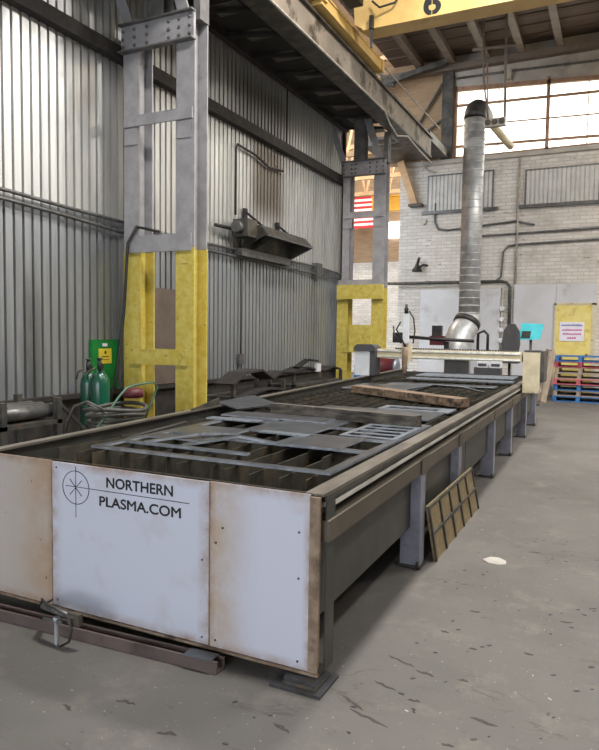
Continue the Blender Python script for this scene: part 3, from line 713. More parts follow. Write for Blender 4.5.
MB().prism([(-3.98, gy-.12, 1.36), (-3.60, gy-.12, 1.36), (-3.60, gy-.12, 1.42), (-3.66, gy-.12, 1.47), (-3.92, gy-.12, 1.47), (-3.98, gy-.12, 1.42)], (0, .3, 0)).build('cabinet_hood', 'dark_grey', lt)
B(-3.695, -3.6, gy-.1, gy+.16, .96, 1.36).build('cabinet_side', 'dark_grey', lt)
# torch carriage
tc = thing('torch_carriage', (-3.07, gy-.1, 1.1), 'cutting torch carriage riding on the cream gantry beam', 'torch carriage')
B(-3.16, -3.0, gy-.06, gy-.005, 1.2, 1.5).bevel(.006).build('carriage_plate', 'cream', tc)
B(-3.135, -3.045, gy-.12, gy-.055, 1.5, 1.98).bevel(.006).build('lift_housing', 'white', tc)
MB().lathe((-3.09, gy-.09, 1.98), [(.035, 0), (.035, .08), (.02, .1), (.02, .15)], 12).build('lift_motor', 'black', tc)
MB().lathe((-3.09, gy-.12, .98), [(.012, 0), (.03, .04), (.045, .14), (.045, .42), (.03, .46)], 14).build('torch_body', 'rust', tc)
T([(-3.09, gy-.1, 1.44), (-3.15, gy-.16, 1.6), (-3.23, gy-.16, 1.72), (-3.16, gy-.16, 1.85)], .014, 8).build('torch_hose', 'hose_black', tc)
T([(-3.04, gy-.1, 2.02), (-2.96, gy-.12, 1.9), (-2.94, gy-.1, 1.7), (-2.98, gy-.05, 1.5)], .012, 8).build('torch_cable', 'hose_black', tc)
T([(-3.16, gy-.1, 1.5), (-3.28, gy-.1, 1.62), (-3.3, gy-.1, 1.78)], .013, 8).build('gas_hose', 'hose_black', tc)
# control station behind the table
Yc = 13.9
cs = thing('control_station', (-3.2, Yc, 0), 'black control arm with box standing behind the table', 'control station')
B(-3.30, -2.85, Yc, Yc+.3, 0, 1.2).bevel(.01).build('pedestal', 'dark_grey', cs)
B(-3.64, -3.34, Yc, Yc+.2, 1.42, 1.62).bevel(.01).build('control_box', 'red', cs, 'dark red control box'); B(-3.6, -3.4, Yc+.02, Yc+.16, 1.62, 1.84).bevel(.01).build('display', 'black', cs)
T([(-4.3, Yc, 1.6), (-3.64, Yc, 1.56), (-2.7, Yc, 1.52)], .035, 8).build('support_arm', 'black', cs)
B(-3.34, -3.25, Yc+.05, Yc+.15, 1.2, 1.5).build('upright', 'black', cs)
B(-4.45, -4.2, Yc-.05, Yc+.15, 1.46, 1.68).bevel(.02).build('cable_clamp', 'black', cs)
B(-3.25, -2.6, Yc-.1, Yc+.25, 1.2, 1.33).bevel(.02).build('tray', 'white', cs)
T([(-2.62, Yc, 1.3), (-2.62, Yc, 1.68), (-2.5, Yc, 1.74), (-2.42, Yc, 1.66), (-2.42, Yc, 1.25)], .03, 8).build('pipe_loop', 'black', cs)
# fume pedestal items on table end
B(-2.5, -2.0, 12.95, 13.2, 0, 1.02).bevel(.01).build('tool_cabinet', 'dark_grey', None, 'dark cabinet standing against the far end of the table', 'cabinet')
for k, (x, lb) in enumerate(((-2.45, 'white instrument box on the dark cabinet, left one'), (-2.2, 'white instrument box on the dark cabinet, right one'))):
    q = B(x, x+.2, 12.98, 13.16, 1.02, 1.14).bevel(.008).build('instrument_box', 'white', None, lb, 'box')
    B(x+.02, x+.18, 12.972, 12.98, 1.05, 1.10).build('front_label', 'dark_grey', q)
# drum with red side beyond the table
dr = thing('steel_drum', (-4.55, 14.0, 0), 'dark red drum with white-blue lid tipped behind the table', 'drum')
MB().lathe((-4.62, 13.6, .92), [(.2, 0), (.21, .02), (.2, .04), (.2, .3), (.21, .32)], 24, 'x').build('drum_shell', 'red', dr)
MB().lathe((-4.30, 13.6, .92), [(.2, 0), (.22, .02), (.22, .05), (.1, .08)], 24, 'x').build('lid', 'blue_plate', dr)
B(-4.65, -4.25, 13.45, 13.75, 0, .72).build('cradle', 'steel_dark', dr)
# monitor
mn = thing('control_monitor', (-1.9, 16.4, 0), 'bright cyan monitor on a stand beside the dark chair back', 'monitor')
MB().hexa([(-2.14, 16.4, 1.55), (-1.66, 16.4, 1.56), (-1.66, 16.5, 1.56), (-2.14, 16.5, 1.55), (-2.08, 16.45, 1.95), (-1.58, 16.45, 1.93), (-1.58, 16.55, 1.93), (-2.08, 16.55, 1.95)]).bevel(.015).build('shell', 'cyan', mn)
MB().hexa([(-2.08, 16.385, 1.6), (-1.88, 16.385, 1.6), (-1.88, 16.41, 1.6), (-2.08, 16.41, 1.6), (-2.06, 16.415, 1.76), (-1.86, 16.415, 1.76), (-1.86, 16.43, 1.76), (-2.06, 16.43, 1.76)]).build('screen', 'black', mn)
T([(-1.87, 16.5, .03), (-1.87, 16.5, 1.6)], .03, 10).build('stand_pole', 'dark_grey', mn); MB().lathe((-1.87, 16.5, 0), [(.25, 0), (.25, .03), (.05, .05)], 20).build('stand_base', 'dark_grey', mn)
ch = thing('office_chair', (-2.3, 16.2, 0), 'dark grey high-backed chair beside the cyan monitor', 'chair')
bk = MB()
prof = [(-2.46, 1.15), (-2.12, 1.15), (-2.08, 1.45), (-2.1, 1.75), (-2.2, 1.92), (-2.34, 1.93), (-2.45, 1.78), (-2.5, 1.45)]
bk.prism([(x, 16.2, z) for x, z in prof], (0, .1, 0)).bevel(.02, 2).build('backrest', 'dark_grey', ch)
B(-2.5, -2.06, 15.8, 16.22, 1.0, 1.1).bevel(.03, 2).build('seat', 'dark_grey', ch)
T([(-2.28, 16.05, .05), (-2.28, 16.05, 1.02)], .03).build('gas_column', 'black', ch)
for k in range(5):
    a = k*2*PI/5; MB().beam((-2.28, 16.05, .09), (-2.28+.28*math.cos(a), 16.05+.28*math.sin(a), .05), .05, .04).build('base_spoke', 'black', ch)
    MB().lathe((-2.28+.28*math.cos(a), 16.05+.28*math.sin(a), 0), [(.025, 0), (.03, .02), (.025, .05)], 8).build('castor', 'black', ch)

# ---------------- exhaust duct
du = thing('exhaust_duct', (-3.48, 17.2, 0), 'galvanised exhaust duct rising to the high windows', 'duct')
dx = -3.49; dr_ = .265
MB().lathe((dx, 17.2, 2.15), [(dr_, 0), (dr_, 4.95)], 32).build('straight_pipe', 'galv', du)
for k in range(26):
    z = 2.2+k*.19
    MB().lathe((dx, 17.2, z), [(dr_+.001, 0), (dr_+.007, .008), (dr_+.007, .018), (dr_+.001, .026)], 32).build('seam_band', 'galv', du)
el = [(dx, 17.2, 7.1)]+[(dx, 17.2+.5*(1-math.cos(t)), 7.1+.34*math.sin(t)) for t in [i*PI/2/7 for i in range(1, 8)]]+[(dx, 18.2, 7.44)]
MB().tube(el, dr_+.012, 28).build('top_elbow', 'duct_dark', du, 'dark sooty elbow')
MB().tube([(dx+.1, 18.0, 7.4), (-2.9, 19.3, 6.9)], .1, 14).build('stay_pipe', 'cream', du)
lo = [(dx, 17.2, 2.2), (dx-.01, 17.2, 2.02), (dx-.06, 17.1, 1.85), (dx-.14, 16.95, 1.68), (dx-.17, 16.8, 1.5), (dx-.17, 16.75, 1.25), (dx-.17, 16.75, 0)]
MB().tube(lo, [.28, .3, .33, .34, .34, .33, .33], 28).build('lower_elbow', 'galv', du)
MB().tube([(dx-.02, 17.17, 2.0), (dx-.05, 17.1, 1.9)], .345, 28).build('elbow_collar', 'duct_dark', du)

# ---------------- wall services
def pipes(name, pts, r, m, label, cat='conduit', n=8): return T(pts, r, n).build(name, m, None, label, cat)
xw = XW+.07
o1 = pipes('wall_conduit', [(xw, -5, 3.2), (xw, 4, 3.18), (xw, 5.2, 3.17), (xw, 6.0, 3.14), (xw, 7.0, 3.12), (xw, 8.6, 3.02), (xw, 9.2, 3.09), (xw, 13.4, 3.13), (xw, 15.0, 3.08)], .024, 'conduit', 'upper of the twin conduits along the corrugated wall')
o2 = pipes('wall_conduit', [(xw, -5, 3.09), (xw, 4, 3.08), (xw, 5.2, 3.07), (xw, 6.0, 3.04), (xw, 7.0, 2.98), (xw, 8.6, 2.92), (xw, 9.2, 2.98), (xw, 13.4, 2.96), (xw, 15.0, 2.96)], .024, 'conduit', 'lower of the twin conduits along the corrugated wall')
jb = B(XW+.0, XW+.14, 13.35, 13.62, 2.88, 3.2).bevel(.01).build('junction_box', 'conduit', None, 'grey junction box on the twin conduits near the far column', 'box')
pipes('hanging_cable', [(-5.7, 7.3, 3.0), (-5.8, 6.95, 3.02), (-5.9, 6.9, 2.8), (-5.95, 6.88, 1.9), (-6.0, 6.8, 1.1), (-5.95, 6.6, .7)], .02, 'hose_black', 'black cable hanging down in front of the near column', 'cable')
pipes('drop_pipe', [(XW+.06, 11.8, 4.85), (XW+.06, 11.2, 4.80), (XW+.06, 10.7, 4.90), (XW+.06, 10.05, 4.93), (XW+.06, 10.0, 4.84), (XW+.06, 10.0, 3.7)], .022, 'girt', 'dark bent pipe on the stained wall above the heater', 'pipe')
pipes('electric_wire', [(XW+.04, 10.2, 3.6), (XW+.04, 10.25, 2.0), (XW+.04, 10.25, 1.2)], .012, 'girt', 'thin dark cord running down the wall below the heater', 'wire')
B(XW+.02, XW+.06, 10.17, 10.33, 1.05, 1.25).build('pull_switch', 'conduit', None, 'small switch at the lower end of the thin dark cord', 'switch')
# infrared heater
ht = thing('wall_heater', (-6.0, 11.4, 3.4), 'dark tilted trough heater on brackets on the corrugated wall', 'heater')
hh = MB(); y0, y1 = 10.2, 12.05
secs = [(-5.60, 3.36), (-5.74, 3.52), (-6.0, 3.52), (-6.12, 3.14)]
for (xa, za), (xb, zb) in zip(secs, secs[1:]):
    hh.hexa([(xa, y0, za), (xb, y0, zb), (xb, y1, zb), (xa, y1, za), (xa, y0, za+.014), (xb, y0, zb+.014), (xb, y1, zb+.014), (xa, y1, za+.014)])
hh.build('reflector', 'steel_dark', ht)
for yy in (y0-.015, y0+.35, y1):
    MB().prism([(x, yy, z) for x, z in secs], (0, .015, 0)).build('end_cap', 'steel_dark', ht)
MB().beam((-5.6, y0, 3.35), (-5.6, y1, 3.35), .05, .03).beam((-6.1, y0, 3.13), (-6.1, y1, 3.13), .05, .03).beam((-5.6, y1, 3.35), (-6.1, y1, 3.13), .04, .03).build('rim', 'conduit', ht)
MB().tube([(-5.88, y0, 3.46), (-5.88, y1, 3.46)], .035, 10).build('burner_tube', 'conduit', ht)
B(-6.17, -6.0, 10.0, 11.9, 2.99, 3.12).build('gas_rail', 'conduit', ht)
B(-6.1, -5.8, 9.85, 10.18, 3.3, 3.6).bevel(.02).build('burner_box', 'steel_dark', ht)
MB().lathe((-5.95, 9.7, 3.45), [(.1, 0), (.1, .14)], 14, 'y').build('blower', 'conduit', ht)
for yy, zz in ((10.35, 3.82), (11.6, 3.76)):
    MB().box(-6.18, -6.12, yy-.04, yy+.04, zz-.45, zz+.05).beam((-6.15, yy, zz), (-5.66, yy+.06, zz-.4), .04, .04).build('bracket', 'black', ht)
T([(-6.1, 9.3, 3.42), (-6.05, 9.85, 3.42)], .03).build('gas_pipe', 'black', ht)
# green board with yellow placard
gb = thing('cylinder_backboard', (XW+.05, 6.7, .86), 'green backboard with yellow placard fixed to the corrugated wall', 'board')
B(XW+.0, XW+.04, 6.5, 7.0, .86, 1.52).build('board_panel', 'green_board', gb)
pc = B(XW+.042, XW+.05, 6.62, 6.86, 1.20, 1.40).build('placard', 'sign_yellow', gb)
B(XW+.05, XW+.053, 6.725, 6.755, 1.33, 1.37).box(XW+.05, XW+.053, 6.67, 6.81, 1.29, 1.30).box(XW+.05, XW+.053, 6.67, 6.81, 1.25, 1.256).build('placard_print', 'black_letter', pc)
B(XW+.042, XW+.05, 6.69, 6.78, 1.43, 1.47).build('paper_tag', 'paper', gb)
def cylinder(x, y, h, r, label, mm='green'):
    c = thing('gas_cylinder', (x, y, 0), label, 'gas cylinder')
    MB().lathe((x, y, 0), [(r*.9, 0), (r, .03), (r, h-.12), (r*.93, h-.06), (r*.7, h), (r*.35, h+.05)], 28).build('shell', mm, c)
    MB().lathe((x, y, h+.04), [(.03, 0), (.03, .1), (.02, .14)], 12).build('valve_body', 'steel_dark', c)
    MB().lathe((x, y, h+.18), [(.035, 0), (.035, .02)], 12).build('hand_wheel', 'steel_dark', c)
    MB().lathe((x+.04, y-.04, h+.1), [(.035, 0), (.035, .03)], 14, 'x').build('gauge', 'black', c); MB().tube([(x-.02, y-.05, h+.08), (x-.09, y-.08, h+.04), (x-.1, y-.1, h-.05)], .012, 6).build('regulator_pipe', 'steel_dark', c)
    return c
cylinder(-5.5, 5.93, 1.12, .115, 'dark green gas cylinder standing before the green backboard')
cylinder(-5.74, 6.0, 1.1, .10, 'green gas cylinder half hidden left of the other cylinder')
MB().lathe((-6.05, 6.3, .84), [(.05, 0), (.06, .06), (.05, .14), (.02, .17)], 14).build('white_jug', 'grey_panel', None, 'small pale jug on the wall ledge left of the cylinders', 'jug')
# hose cart
hc = thing('hose_cart', (-4.85, 5.5, 0), 'cart with pale green tube handle beside the cutting table', 'cart')
T([(-4.72, 4.95, .56), (-4.7, 5.1, .72), (-4.66, 5.3, .95), (-4.64, 5.4, 1.04), (-4.64, 5.5, 1.06), (-4.62, 5.82, 1.08), (-4.60, 5.86, 1.02), (-4.62, 5.75, .8), (-4.66, 5.65, .56)], .013, 8).build('handle', 'green_handle', hc)
B(-5.1, -4.5, 5.1, 5.75, .5, .56).build('platform', 'steel_dark', hc)
for x in (-5.05, -4.55):
    for y in (5.15, 5.7): B(x-.02, x+.02, y-.02, y+.02, .1, .5).build('upright', 'steel_dark', hc)
for y in (5.15, 5.7):
    for x in (-5.08, -4.52): MB().lathe((x, y, .11), [(.11, -.02), (.11, .03)], 16, 'x').build('wheel', 'black', hc)
hs = MB()
for L in range(5):
    pts = [(-4.8+(.27+.02*math.sin(L*2.2))*math.cos(t)+.012*math.sin(3*t+L), 5.42+(.30+.015*L)*math.sin(t), .60+L*.055+.02*math.sin(2*t+L)) for t in [i*2*PI/28 for i in range(28)]]
    hs.tube(pts, .022, 7, closed=True)
hs.build('hose_coil', 'hose', None, 'coil of grey and black hoses lying on the cart', 'hose')
MB().tube([(-4.72, 5.15, .80), (-4.86, 5.05, .90), (-4.98, 5.0, .85), (-5.03, 4.95, .7), (-5.04, 4.9, .4)], .013, 8).build('loose_hose', 'hose', None, 'grey hose arching off the left of the coil', 'hose')
MB().tube([(-4.62, 5.05, .84), (-4.76, 4.96, .93), (-4.88, 4.9, .88), (-4.95, 4.85, .7), (-4.96, 4.8, .4)], .013, 8).build('loose_hose', 'hose', None, 'second grey hose arching beside the first', 'hose')
MB().lathe((-4.85, 5.75, .9), [(.11, 0), (.12, .04), (.1, .1)], 16).build('cable_reel', 'red', None, 'dark red reel resting on the back of the hose coil', 'reel')
B(-6.17, -6.13, 7.66, 8.45, .85, 2.28).build('brown_board', 'plywood', None, 'brown board standing against the wall behind the near column', 'board')

# ---------------- scrap racks along the left wall
def rack(x0, x1, y0, y1, h, label):
    r = thing('storage_rack', ((x0+x1)/2, (y0+y1)/2, 0), label, 'rack')
    for x in (x0, x1):
        for y in (y0, y1): B(x-.03, x+.03, y-.03, y+.03, 0, h).build('post', 'steel_dark', r)
    for z in (h*.45, h*.78):
        B(x0-.03, x1+.03, y0-.03, y1+.03, z-.04, z).build('shelf', 'steel_dark', r)
    return r
rack(-5.5, -4.95, 4.1, 4.75, .98, 'dark rack holding thick round bars at the left edge of the view')
MB().beam((-5.0, 4.72, 1.0), (-4.9, 5.15, .55), .04, .03).build('loose_bar', 'steel_dark', None, 'dark bar slanting down from the rack at the left edge', 'bar')
for k, (x, z) in enumerate(((-5.05, .86), (-5.2, .86), (-5.35, .86))):
    MB().tube([(x, 3.9, z-.01), (x, 4.78, z-.01)], .07, 14).build('round_bar', 'conduit', None, ('thick grey round bar nearest the table on the left rack', 'thick grey round bar in the middle of the left rack', 'thick grey round bar nearest the wall on the left rack')[k], 'bar', 'round bars on the left rack')
rack(-5.85, -5.3, 8.6, 10.3, .82, 'dark rack with scrap behind the near column')
rack(-5.9, -5.4, 10.9, 13.2, .86, 'dark rack with scrap toward the far column')
def bent(pts, w, label, m='girt', grp='scrap pieces on the wall racks', name='scrap_plate'):
    mb = MB()
    for a, b in zip(pts, pts[1:]): mb.beam(a, b, w, .03)
    mb.build(name, m, None, label, 'scrap', grp)
bent([(-5.4, 8.5, .84), (-5.4, 8.9, 1.0), (-5.45, 9.5, 1.02), (-5.45, 9.9, .86)], .35, 'dark arched scrap plate on top of the rack behind the near column')
bent([(-5.4, 8.7, .62), (-5.4, 9.6, .70), (-5.4, 10.2, .66)], .4, 'dark scrap plate on the shelf below the arched one')
bent([(-5.5, 10.0, .84), (-5.5, 10.4, .95), (-5.5, 10.9, .92)], .3, 'dark scrap plate at the far end of the nearer rack')
bent([(-5.6, 11.0, .88), (-5.6, 11.6, .97), (-5.6, 12.1, .9)], .35, 'dark humped scrap plate on the rack toward the far column', 'black')
bent([(-5.6, 11.4, .97), (-5.5, 11.7, 1.12), (-5.5, 12.1, 1.08)], .15, 'dark hook-shaped scrap lying highest on the farther rack', 'black')
bent([(-5.5, 12.2, .88), (-5.5, 12.7, .95), (-5.5, 13.1, .88)], .3, 'dark scrap plate at the far end of the farther rack')
B(-5.45, -5.40, 11.95, 12.15, .87, 1.03).build('tag_card', 'grey_panel', None, 'small pale card on the farther rack', 'card')
MB().lathe((-5.2, 13.7, .0), [(.07, 0), (.07, .95), (.04, 1.0)], 14).build('blue_tube', 'pal_blue', None, 'blue tube standing at the foot of the far column', 'tube')

# ---------------- back wall pipes and fittings
yb = YW-.06
pipes('wall_pipe', [(-7.5, yb, 3.2), (-6.1, yb, 3.18), (-3.05, yb, 3.18), (-2.9, yb, 3.15), (-2.8, yb, 3.02), (-2.78, yb, 1.0)], .045, 'steel_dark', 'dark main pipe running behind the duct and turning down', 'pipe')
pipes('wall_pipe', [(-4.0, yb, 4.48), (-2.7, yb, 4.50), (2, yb, 4.62)], .03, 'conduit', 'upper grey pipe running right from the duct', 'pipe')
pipes('wall_pipe', [(-3.2, yb, 3.2), (-3.06, yb, 3.3), (-3.02, yb, 4.0), (-2.9, yb, 4.16), (-2.6, yb, 4.2), (2, yb, 4.33)], .028, 'conduit', 'lower grey pipe bending down beside the duct', 'pipe')
pipes('wall_pipe', [(-2.66, yb, 3.1), (-2.64, yb, 6.6)], .03, 'conduit_pale', 'pale vertical pipe between the two closed windows', 'pipe')
pipes('wall_pipe', [(-5.0, yb, 5.5), (-5.0, yb, 4.95), (-4.9, yb, 4.75), (-4.6, yb, 4.7), (-2.7, yb, 4.85), (-2.2, yb, 4.72)], .03, 'conduit', 'grey pipe with hook end left of the duct', 'pipe')
pipes('wall_pipe', [(-6.05, yb, 3.06), (-3.9, yb, 3.08)], .02, 'conduit_pale', 'thin pale pipe under the dark main pipe', 'pipe')
pipes('wall_pipe', [(-5.95, yb, 6.9), (-5.5, yb, 6.9), (-5.3, yb, 6.5), (-5.0, yb, 6.4)], .03, 'conduit_pale', 'pale pipe bending over the ledge left of the duct', 'pipe')
pipes('header_pipe', [(-4.5, yb-.02, 9.0), (-3.0, yb-.02, 8.98), (1, yb-.02, 8.85), (5, yb-.02, 8.7)], .03, 'conduit', 'grey conduit across the pale header above the windows', 'conduit')
lv = thing('wall_lamp', (-5.5, YW, 3.4), 'small dark lamp bracket on the brick wall left of the duct', 'lamp')
MB().lathe((-5.45, YW-.25, 3.5), [(.14, 0), (.16, .03), (.07, .16), (.05, .24)], 14).build('lamp_head', 'black', lv)
T([(-5.45, YW-.25, 3.6), (-5.3, YW-.1, 3.72), (-5.2, YW, 3.7)], .03).build('lamp_arm', 'black', lv); T([(-5.45, YW-.22, 3.72), (-5.4, YW-.22, 3.92)], .04).build('lamp_socket', 'black', lv)
vs = thing('gauge_manifold', (-3.0, YW, 1.4), 'column of round gauges on the brick wall right of the duct', 'gauges')
T([(-3.0, yb, 1.2), (-3.0, yb, 3.0)], .03).build('riser_pipe', 'conduit_pale', vs)
for z in (1.5, 1.8, 2.1, 2.4): MB().lathe((-3.0, yb-.02, z), [(.07, .04), (.07, -.04), (.05, -.05)], 16, 'y').build('gauge', 'white', vs)
MB().lathe((-5.35, yb, 4.98), [(.09, .05), (.09, -.03)], 14, 'y').build('wall_flange', 'conduit_pale', None, 'round cap on the brick wall left of the hooked pipe', 'cap')
# hanging bracket assembly before the windows
hb = thing('hoist_hanger', (-2.945, 16.72, 6.827), 'frame of thin straps hanging from the roof before the bright windows', 'hanging frame')
T([(-3.496, 16.72, 8.632), (-2.470, 16.72, 8.585)], .035).build('cross_bar', 'purlin', hb)
T([(-3.249, 16.72, 9.360), (-3.211, 16.72, 7.872), (-3.059, 16.72, 6.846)], .022).build('strap', 'purlin', hb)
T([(-3.135, 16.72, 8.252), (-3.078, 16.72, 6.846)], .018).build('strap', 'frame_rust', hb)
T([(-2.717, 16.72, 9.360), (-2.679, 16.72, 6.827)], .03).build('strap', 'purlin', hb)
B(-3.13, -2.65, 16.62, 16.78, 6.71, 6.90).build('motor_block', 'conduit_pale', hb)
for x in (-3.06, -2.9, -2.73): MB().lathe((x, 16.62, 6.81), [(.07, 0), (.07, -.03)], 12, 'y').build('pulley', 'steel_dark', hb)
jb2 = B(-3.15, -2.95, YW-.12, YW, 8.75, 9.05).build('junction_box', 'conduit_pale', None, 'pale box on the header above the windows', 'box')

# ---------------- pallets
def pallet(x0, y0, z, m, label):
    p = thing('pallet', (x0+.6, y0+.5, z), label, 'pallet', 'stacked pallets by the yellow door')
    W, D = 1.2, 1.0
    for k in range(3):
        xx = x0+k*(W-.1)/2; B(xx, xx+.1, y0, y0+D, z+.022, z+.122).build('stringer', m, p)
    for k in range(6): B(x0, x0+W, y0+k*.18, y0+k*.18+.1, z+.122, z+.144).build('deck_board', m, p)
    for k in range(3): B(x0, x0+W, y0+k*.44, y0+k*.44+.1, z, z+.022).build('bottom_board', m, p)
    return p
seq = [('pal_blue', 'bright blue pallet at the bottom of the stack, on the floor'), ('pal_wood', 'bare wood pallet second from the floor'), ('pal_blue', 'blue pallet third from the floor, under the faded red one'),
       ('pal_pink', 'faded red pallet fourth from the floor'), ('pal_wood', 'bare wood pallet fifth from the floor'), ('pal_wood', 'grey wood pallet sixth from the floor, under the dark red one'),
       ('pal_red', 'dark red pallet second from the top of the stack'), ('pal_blue', 'blue pallet on top of the stack')]
z = 0
for i, (mm, lb) in enumerate(seq):
    pallet(-1.42+random.uniform(-.03, .03), 17.75+random.uniform(-.03, .03), z, mm, lb); z += .1445
for k, (x0, x1, lb) in enumerate(((-1.86, -1.58, 'brown board leaning left of the pallets, leftmost'), (-1.72, -1.50, 'second board leaning against the pallet stack'), (-1.62, -1.46, 'board leaning closest to the pallet stack'))):
    MB().beam((x0, 17.6-.15*k, .0), (x1, 17.95-.1*k, 1.3-.04*k), .14, .04, (0, 1, 0)).build('leaning_board', ('plywood', 'pal_wood', 'pal_wood')[k], None, lb, 'board')

# ---------------- leaning brown panel
lp = thing('ribbed_sheet', (-1.14, 5.45, 0), 'golden brown ribbed panel leaning against the table legs', 'panel')
a0, a1 = Vector((-1.125, 4.63, 0)), Vector((-1.135, 6.3, 0)); b0, b1 = Vector((-1.178, 4.56, .42)), Vector((-1.195, 6.22, .40)); th = Vector((-.014, 0, 0))
MB().hexa([a0+th, a0, a1, a1+th, b0+th, b0, b1, b1+th]).build('sheet', 'lean', lp)
rb = MB(); nv = Vector((.006, 0, 0))
for k in range(0, 6):
    f = k/5*.98+.01; rb.beam(a0.lerp(a1, f)+nv+Vector((0, 0, .006)), b0.lerp(b1, f)+nv, .022, .012, (1, 0, 0))
rb.beam(a0.lerp(b0, .5)+nv, a1.lerp(b1, .5)+nv, .025, .012, (1, 0, 0)); rb.beam(a0.lerp(b0, .97)+nv, a1.lerp(b1, .97)+nv, .02, .012, (1, 0, 0))
rb.build('ribs', 'steel_dark', lp)

# ---------------- things on the floor at the table front
ck = MB().hexa([(-3.6, 2.49, 0), (-1.67, 2.58, 0), (-1.67, 2.592, 0), (-3.6, 2.502, 0), (-3.6, 2.49, .085), (-1.67, 2.58, .085), (-1.67, 2.592, .085), (-3.6, 2.502, .085)])
ck.hexa([(-3.6, 2.502, .0), (-1.67, 2.592, .0), (-1.67, 2.70, .0), (-3.6, 2.61, .0), (-3.6, 2.502, .01), (-1.67, 2.592, .01), (-1.67, 2.70, .01), (-3.6, 2.61, .01)])
ck.hexa([(-3.6, 2.60, 0), (-1.67, 2.69, 0), (-1.67, 2.70, 0), (-3.6, 2.61, 0), (-3.6, 2.60, .08), (-1.67, 2.69, .08), (-1.67, 2.70, .08), (-3.6, 2.61, .08)])
for v in ck.bm.verts:
    v.co.z *= .72
    if v.co.y > 2.53+.0466*(v.co.x+3.6): v.co.y -= .045
ck.build('steel_channel', 'red_channel', None, 'long maroon steel channel lying on the floor under the table front', 'steel channel')
MB().prism([(-1.86, 2.56, .0625), (-1.70, 2.57, .0625), (-1.70, 2.65, .0625), (-1.86, 2.64, .0625)], (0, 0, .004)).build('shim_plate', 'plate', None, 'thin grey plate lying on the end of the maroon channel', 'shim')
B(-1.40, -1.14, 2.61, 2.83, 0, .014).build('base_plate', 'plate_dark', None, 'flat dark steel plate on the floor under the table corner', 'steel plate')
B(-1.345, -1.17, 2.64, 2.80, .014, .03).bevel(.002).build('steel_block', 'steel_dark', None, 'lower steel block stacked under the table corner', 'steel block')
B(-1.34, -1.175, 2.645, 2.79, .03, .046).bevel(.002).build('steel_block', 'plate_dark', None, 'upper steel block stacked under the table corner', 'steel block')
cl = thing('screw_clamp', (-2.75, 2.62, 0), 'screw clamp with cable hanging under the table front panel', 'clamp')
T([(-2.86, 2.69, .05), (-2.80, 2.60, .11), (-2.70, 2.48, .175), (-2.6, 2.46, .18), (-2.46, 2.46, .165)], [.008, .012, .018, .018, .014], 10).build('clamp_frame', 'conduit', cl)
B(-2.50, -2.42, 2.45, 2.475, .13, .19).build('jaw', 'steel_dark', cl)
MB().lathe((-2.575, 2.45, .0), [(.008, 0), (.012, .01), (.012, .13), (.018, .135), (.018, .15)], 12).build('screw', 'galv', cl)
MB().beam((-2.66, 2.44, .13), (-2.52, 2.44, .138), .01, .016).build('tommy_bar', 'conduit', cl)
T([(-2.84, 2.67, .11), (-2.74, 2.5, .16), (-2.70, 2.47, .215), (-2.66, 2.46, .2), (-2.56, 2.45, .185), (-2.48, 2.44, .17), (-2.45, 2.43, .12), (-2.47, 2.43, .05), (-2.53, 2.43, .012)], .007, 8).build('cable_loop', 'hose_black', cl)
MB().prism([(x_, y_, 0) for x_, y_ in ((-.83, 4.86), (-.78, 4.80), (-.71, 4.79), (-.66, 4.83), (-.67, 4.90), (-.73, 4.95), (-.79, 4.94))], (0, 0, .002)).build('floor_patch', 'header', None, 'small white smear of filler on the concrete beyond the leaning panel', 'patch')
# gouges in the concrete, each a shallow dark flake of missing surface
gg = MB()
for (x_, y_, L_, a_) in ((-.80, 3.55, .05, .1), (-.62, 3.42, .04, .2), (-.55, 3.5, .03, 0), (-.35, 3.5, .05, .1), (-.05, 3.5, .04, .5), (-.92, 3.12, .16, -.35), (-.78, 3.06, .10, -.2), (-.60, 3.08, .05, .1), (-.92, 2.86, .12, -.3), (-.76, 2.8, .06, .1), (-.45, 2.78, .12, -.1), (-1.0, 2.66, .14, -.5), (-.9, 2.58, .2, -.25), (-.55, 2.55, .05, 0), (-1.2, 2.35, .1, -.3), (.1, 2.9, .08, 0), (-.2, 4.0, .07, .2), (-.7, 3.9, .06, .1), (-.5, 5.2, .1, .1), (-1.9, 2.2, .1, .1), (-2.1, 2.05, .07, -.3), (-1.6, 2.1, .09, .3)):
    n_ = 7; top = []; bot = []
    for q in range(n_):
        f = q/(n_-1); w_ = .011*math.sin(PI*f)**.7*random.uniform(.5, 1.3)+.0008
        px_, py_ = (f-.5)*L_, random.uniform(-.006, .006)
        top.append((px_, py_+w_)); bot.append((px_, py_-w_*.6))
    ca, sa = math.cos(a_), math.sin(a_)
    gg.prism([(x_+u*ca-v*sa, y_+u*sa+v*ca, .0) for u, v in bot+top[::-1]], (0, 0, .0012))
gg.build('concrete_gouges', 'gouge', None, 'dark gouges and cracks worn into the concrete floor', 'gouges', kind='stuff')
# chips and shavings
db = MB()
for k in range(230):
    y = random.uniform(1.3, 6.0); x = random.uniform(-3.0, 1.2)*(y/4.5)
    if x < -1.0 and y > 2.45: continue
    s_ = random.uniform(.004, .013); a = random.gauss(.2, .5)
    db.beam((x, y, .001), (x+s_*math.cos(a)*2, y+s_*math.sin(a)*2, .002), s_, .002)
db.build('floor_shavings', 'plate_dark', None, 'scattered metal chips and shavings on the concrete floor', 'debris', kind='stuff')
dw = MB()
for k in range(90):
    y = random.uniform(1.4, 6.5); x = random.uniform(-2.6, 1.2)*(y/4.5)
    if x < -1.0 and y > 2.45: continue
    s_ = random.uniform(.003, .009); a = random.uniform(0, PI)
    dw.beam((x, y, .001), (x+s_*math.cos(a)*2, y+s_*math.sin(a)*2, .002), s_, .002)
dw.build('pale_chips', 'header', None, 'scattered pale grit and slag chips on the concrete floor', 'debris', kind='stuff')

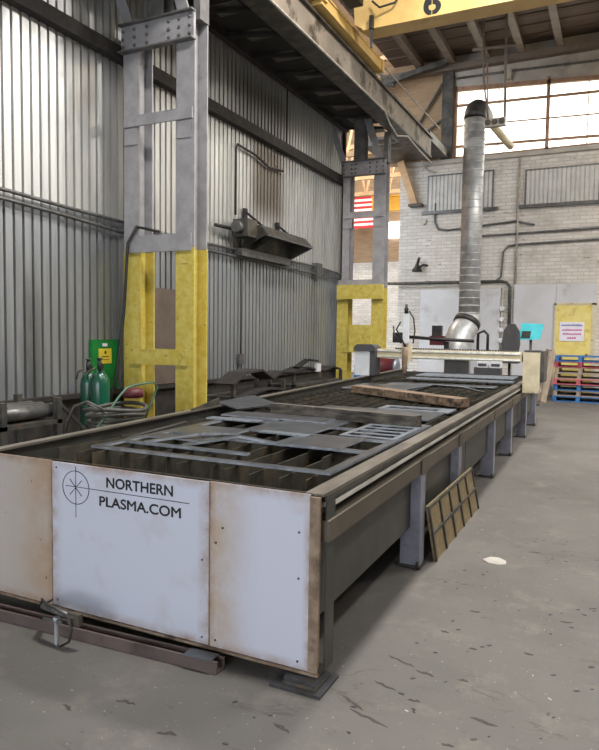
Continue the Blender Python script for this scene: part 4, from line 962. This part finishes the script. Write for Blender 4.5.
# ================================================================= LIGHT
wd = bpy.data.worlds.new('sky'); SC.world = wd; wd.use_nodes = True
bg = wd.node_tree.nodes['Background']; bg.inputs['Color'].default_value = (.86, .93, 1.0, 1); bg.inputs['Strength'].default_value = 6.5
def lamp(x, y, z, power, size, color, label, tilt=(0, 0, 0)):
    t = thing('added_fill_lamp', (x, y, z), label, 'lamp', 'added fill lamps under the roof')
    MB().lathe((x, y, z), [(size/2+.02, 0), (size/2+.03, .02), (.12, .3), (.1, .45)], 24).build('reflector_shade', 'galv', t)
    T([(x, y, z+.4), (x, y, 9.6)], .02).build('hanging_rod', 'steel_dark', t)
    L = bpy.data.lights.new('lamp_light', 'AREA'); L.shape = 'DISK'; L.size = size; L.energy = power; L.color = color
    o = bpy.data.objects.new('lamp_light', L); COL.objects.link(o); o.parent = t; o.location = (0, 0, -.02); o.rotation_euler = tilt
for i, (x, y) in enumerate(((-1.5, 3.5), (2.5, 3.5), (-1.5, 8.2), (2.5, 8.2), (5, 14.5), (2.5, 12))):  # unseen roof lamps added to brighten walls and table
    lamp(x, y, 8.6, 560 if x < 0 else (620 if y > 10 else 230), .9, (1, .98, .94), 'added fill lamp in a galvanised shade, hung from the roof out of view')
# unseen area light added to light the neighbouring bay warmly
L = bpy.data.lights.new('bay_fill_light', 'AREA'); L.size = 1.2; L.energy = 1000; L.color = (1, .9, .76)
o = bpy.data.objects.new('bay_fill_light', L); COL.objects.link(o); o.location = (-11, 19.5, 10.8)

# ================================================================= CAMERA
F = 655.
vy = Vector((618-299.5, 337-375, F)).normalized()
d = Vector((1, .014)); a = Vector((618-299.5, 337-375)); t = -(a.dot(a)+F*F)/d.dot(a)
vx = -Vector((a.x+t*d.x, a.y+t*d.y, F)).normalized()
vz = vx.cross(vy)
if vz.y > 0: vz = -vz
def world(c): return Vector((vx.dot(c), vy.dot(c), vz.dot(c)))
cxw, cyw, czw = world(Vector((1, 0, 0))), world(Vector((0, -1, 0))), world(Vector((0, 0, -1)))
cam = bpy.data.cameras.new('camera'); co = bpy.data.objects.new('camera', cam); COL.objects.link(co)
co.matrix_world = Matrix(((cxw.x, cyw.x, czw.x, 0), (cxw.y, cyw.y, czw.y, 0), (cxw.z, cyw.z, czw.z, 1.65), (0, 0, 0, 1)))
cam.sensor_fit = 'HORIZONTAL'; cam.sensor_width = 36; cam.lens = F/599*36; cam.clip_start = .05; cam.clip_end = 200
SC.camera = co
SC.view_settings.view_transform = 'Standard'; SC.view_settings.look = 'None'; SC.view_settings.gamma = 1; SC.view_settings.exposure = 0
SC.view_settings.use_curve_mapping = False
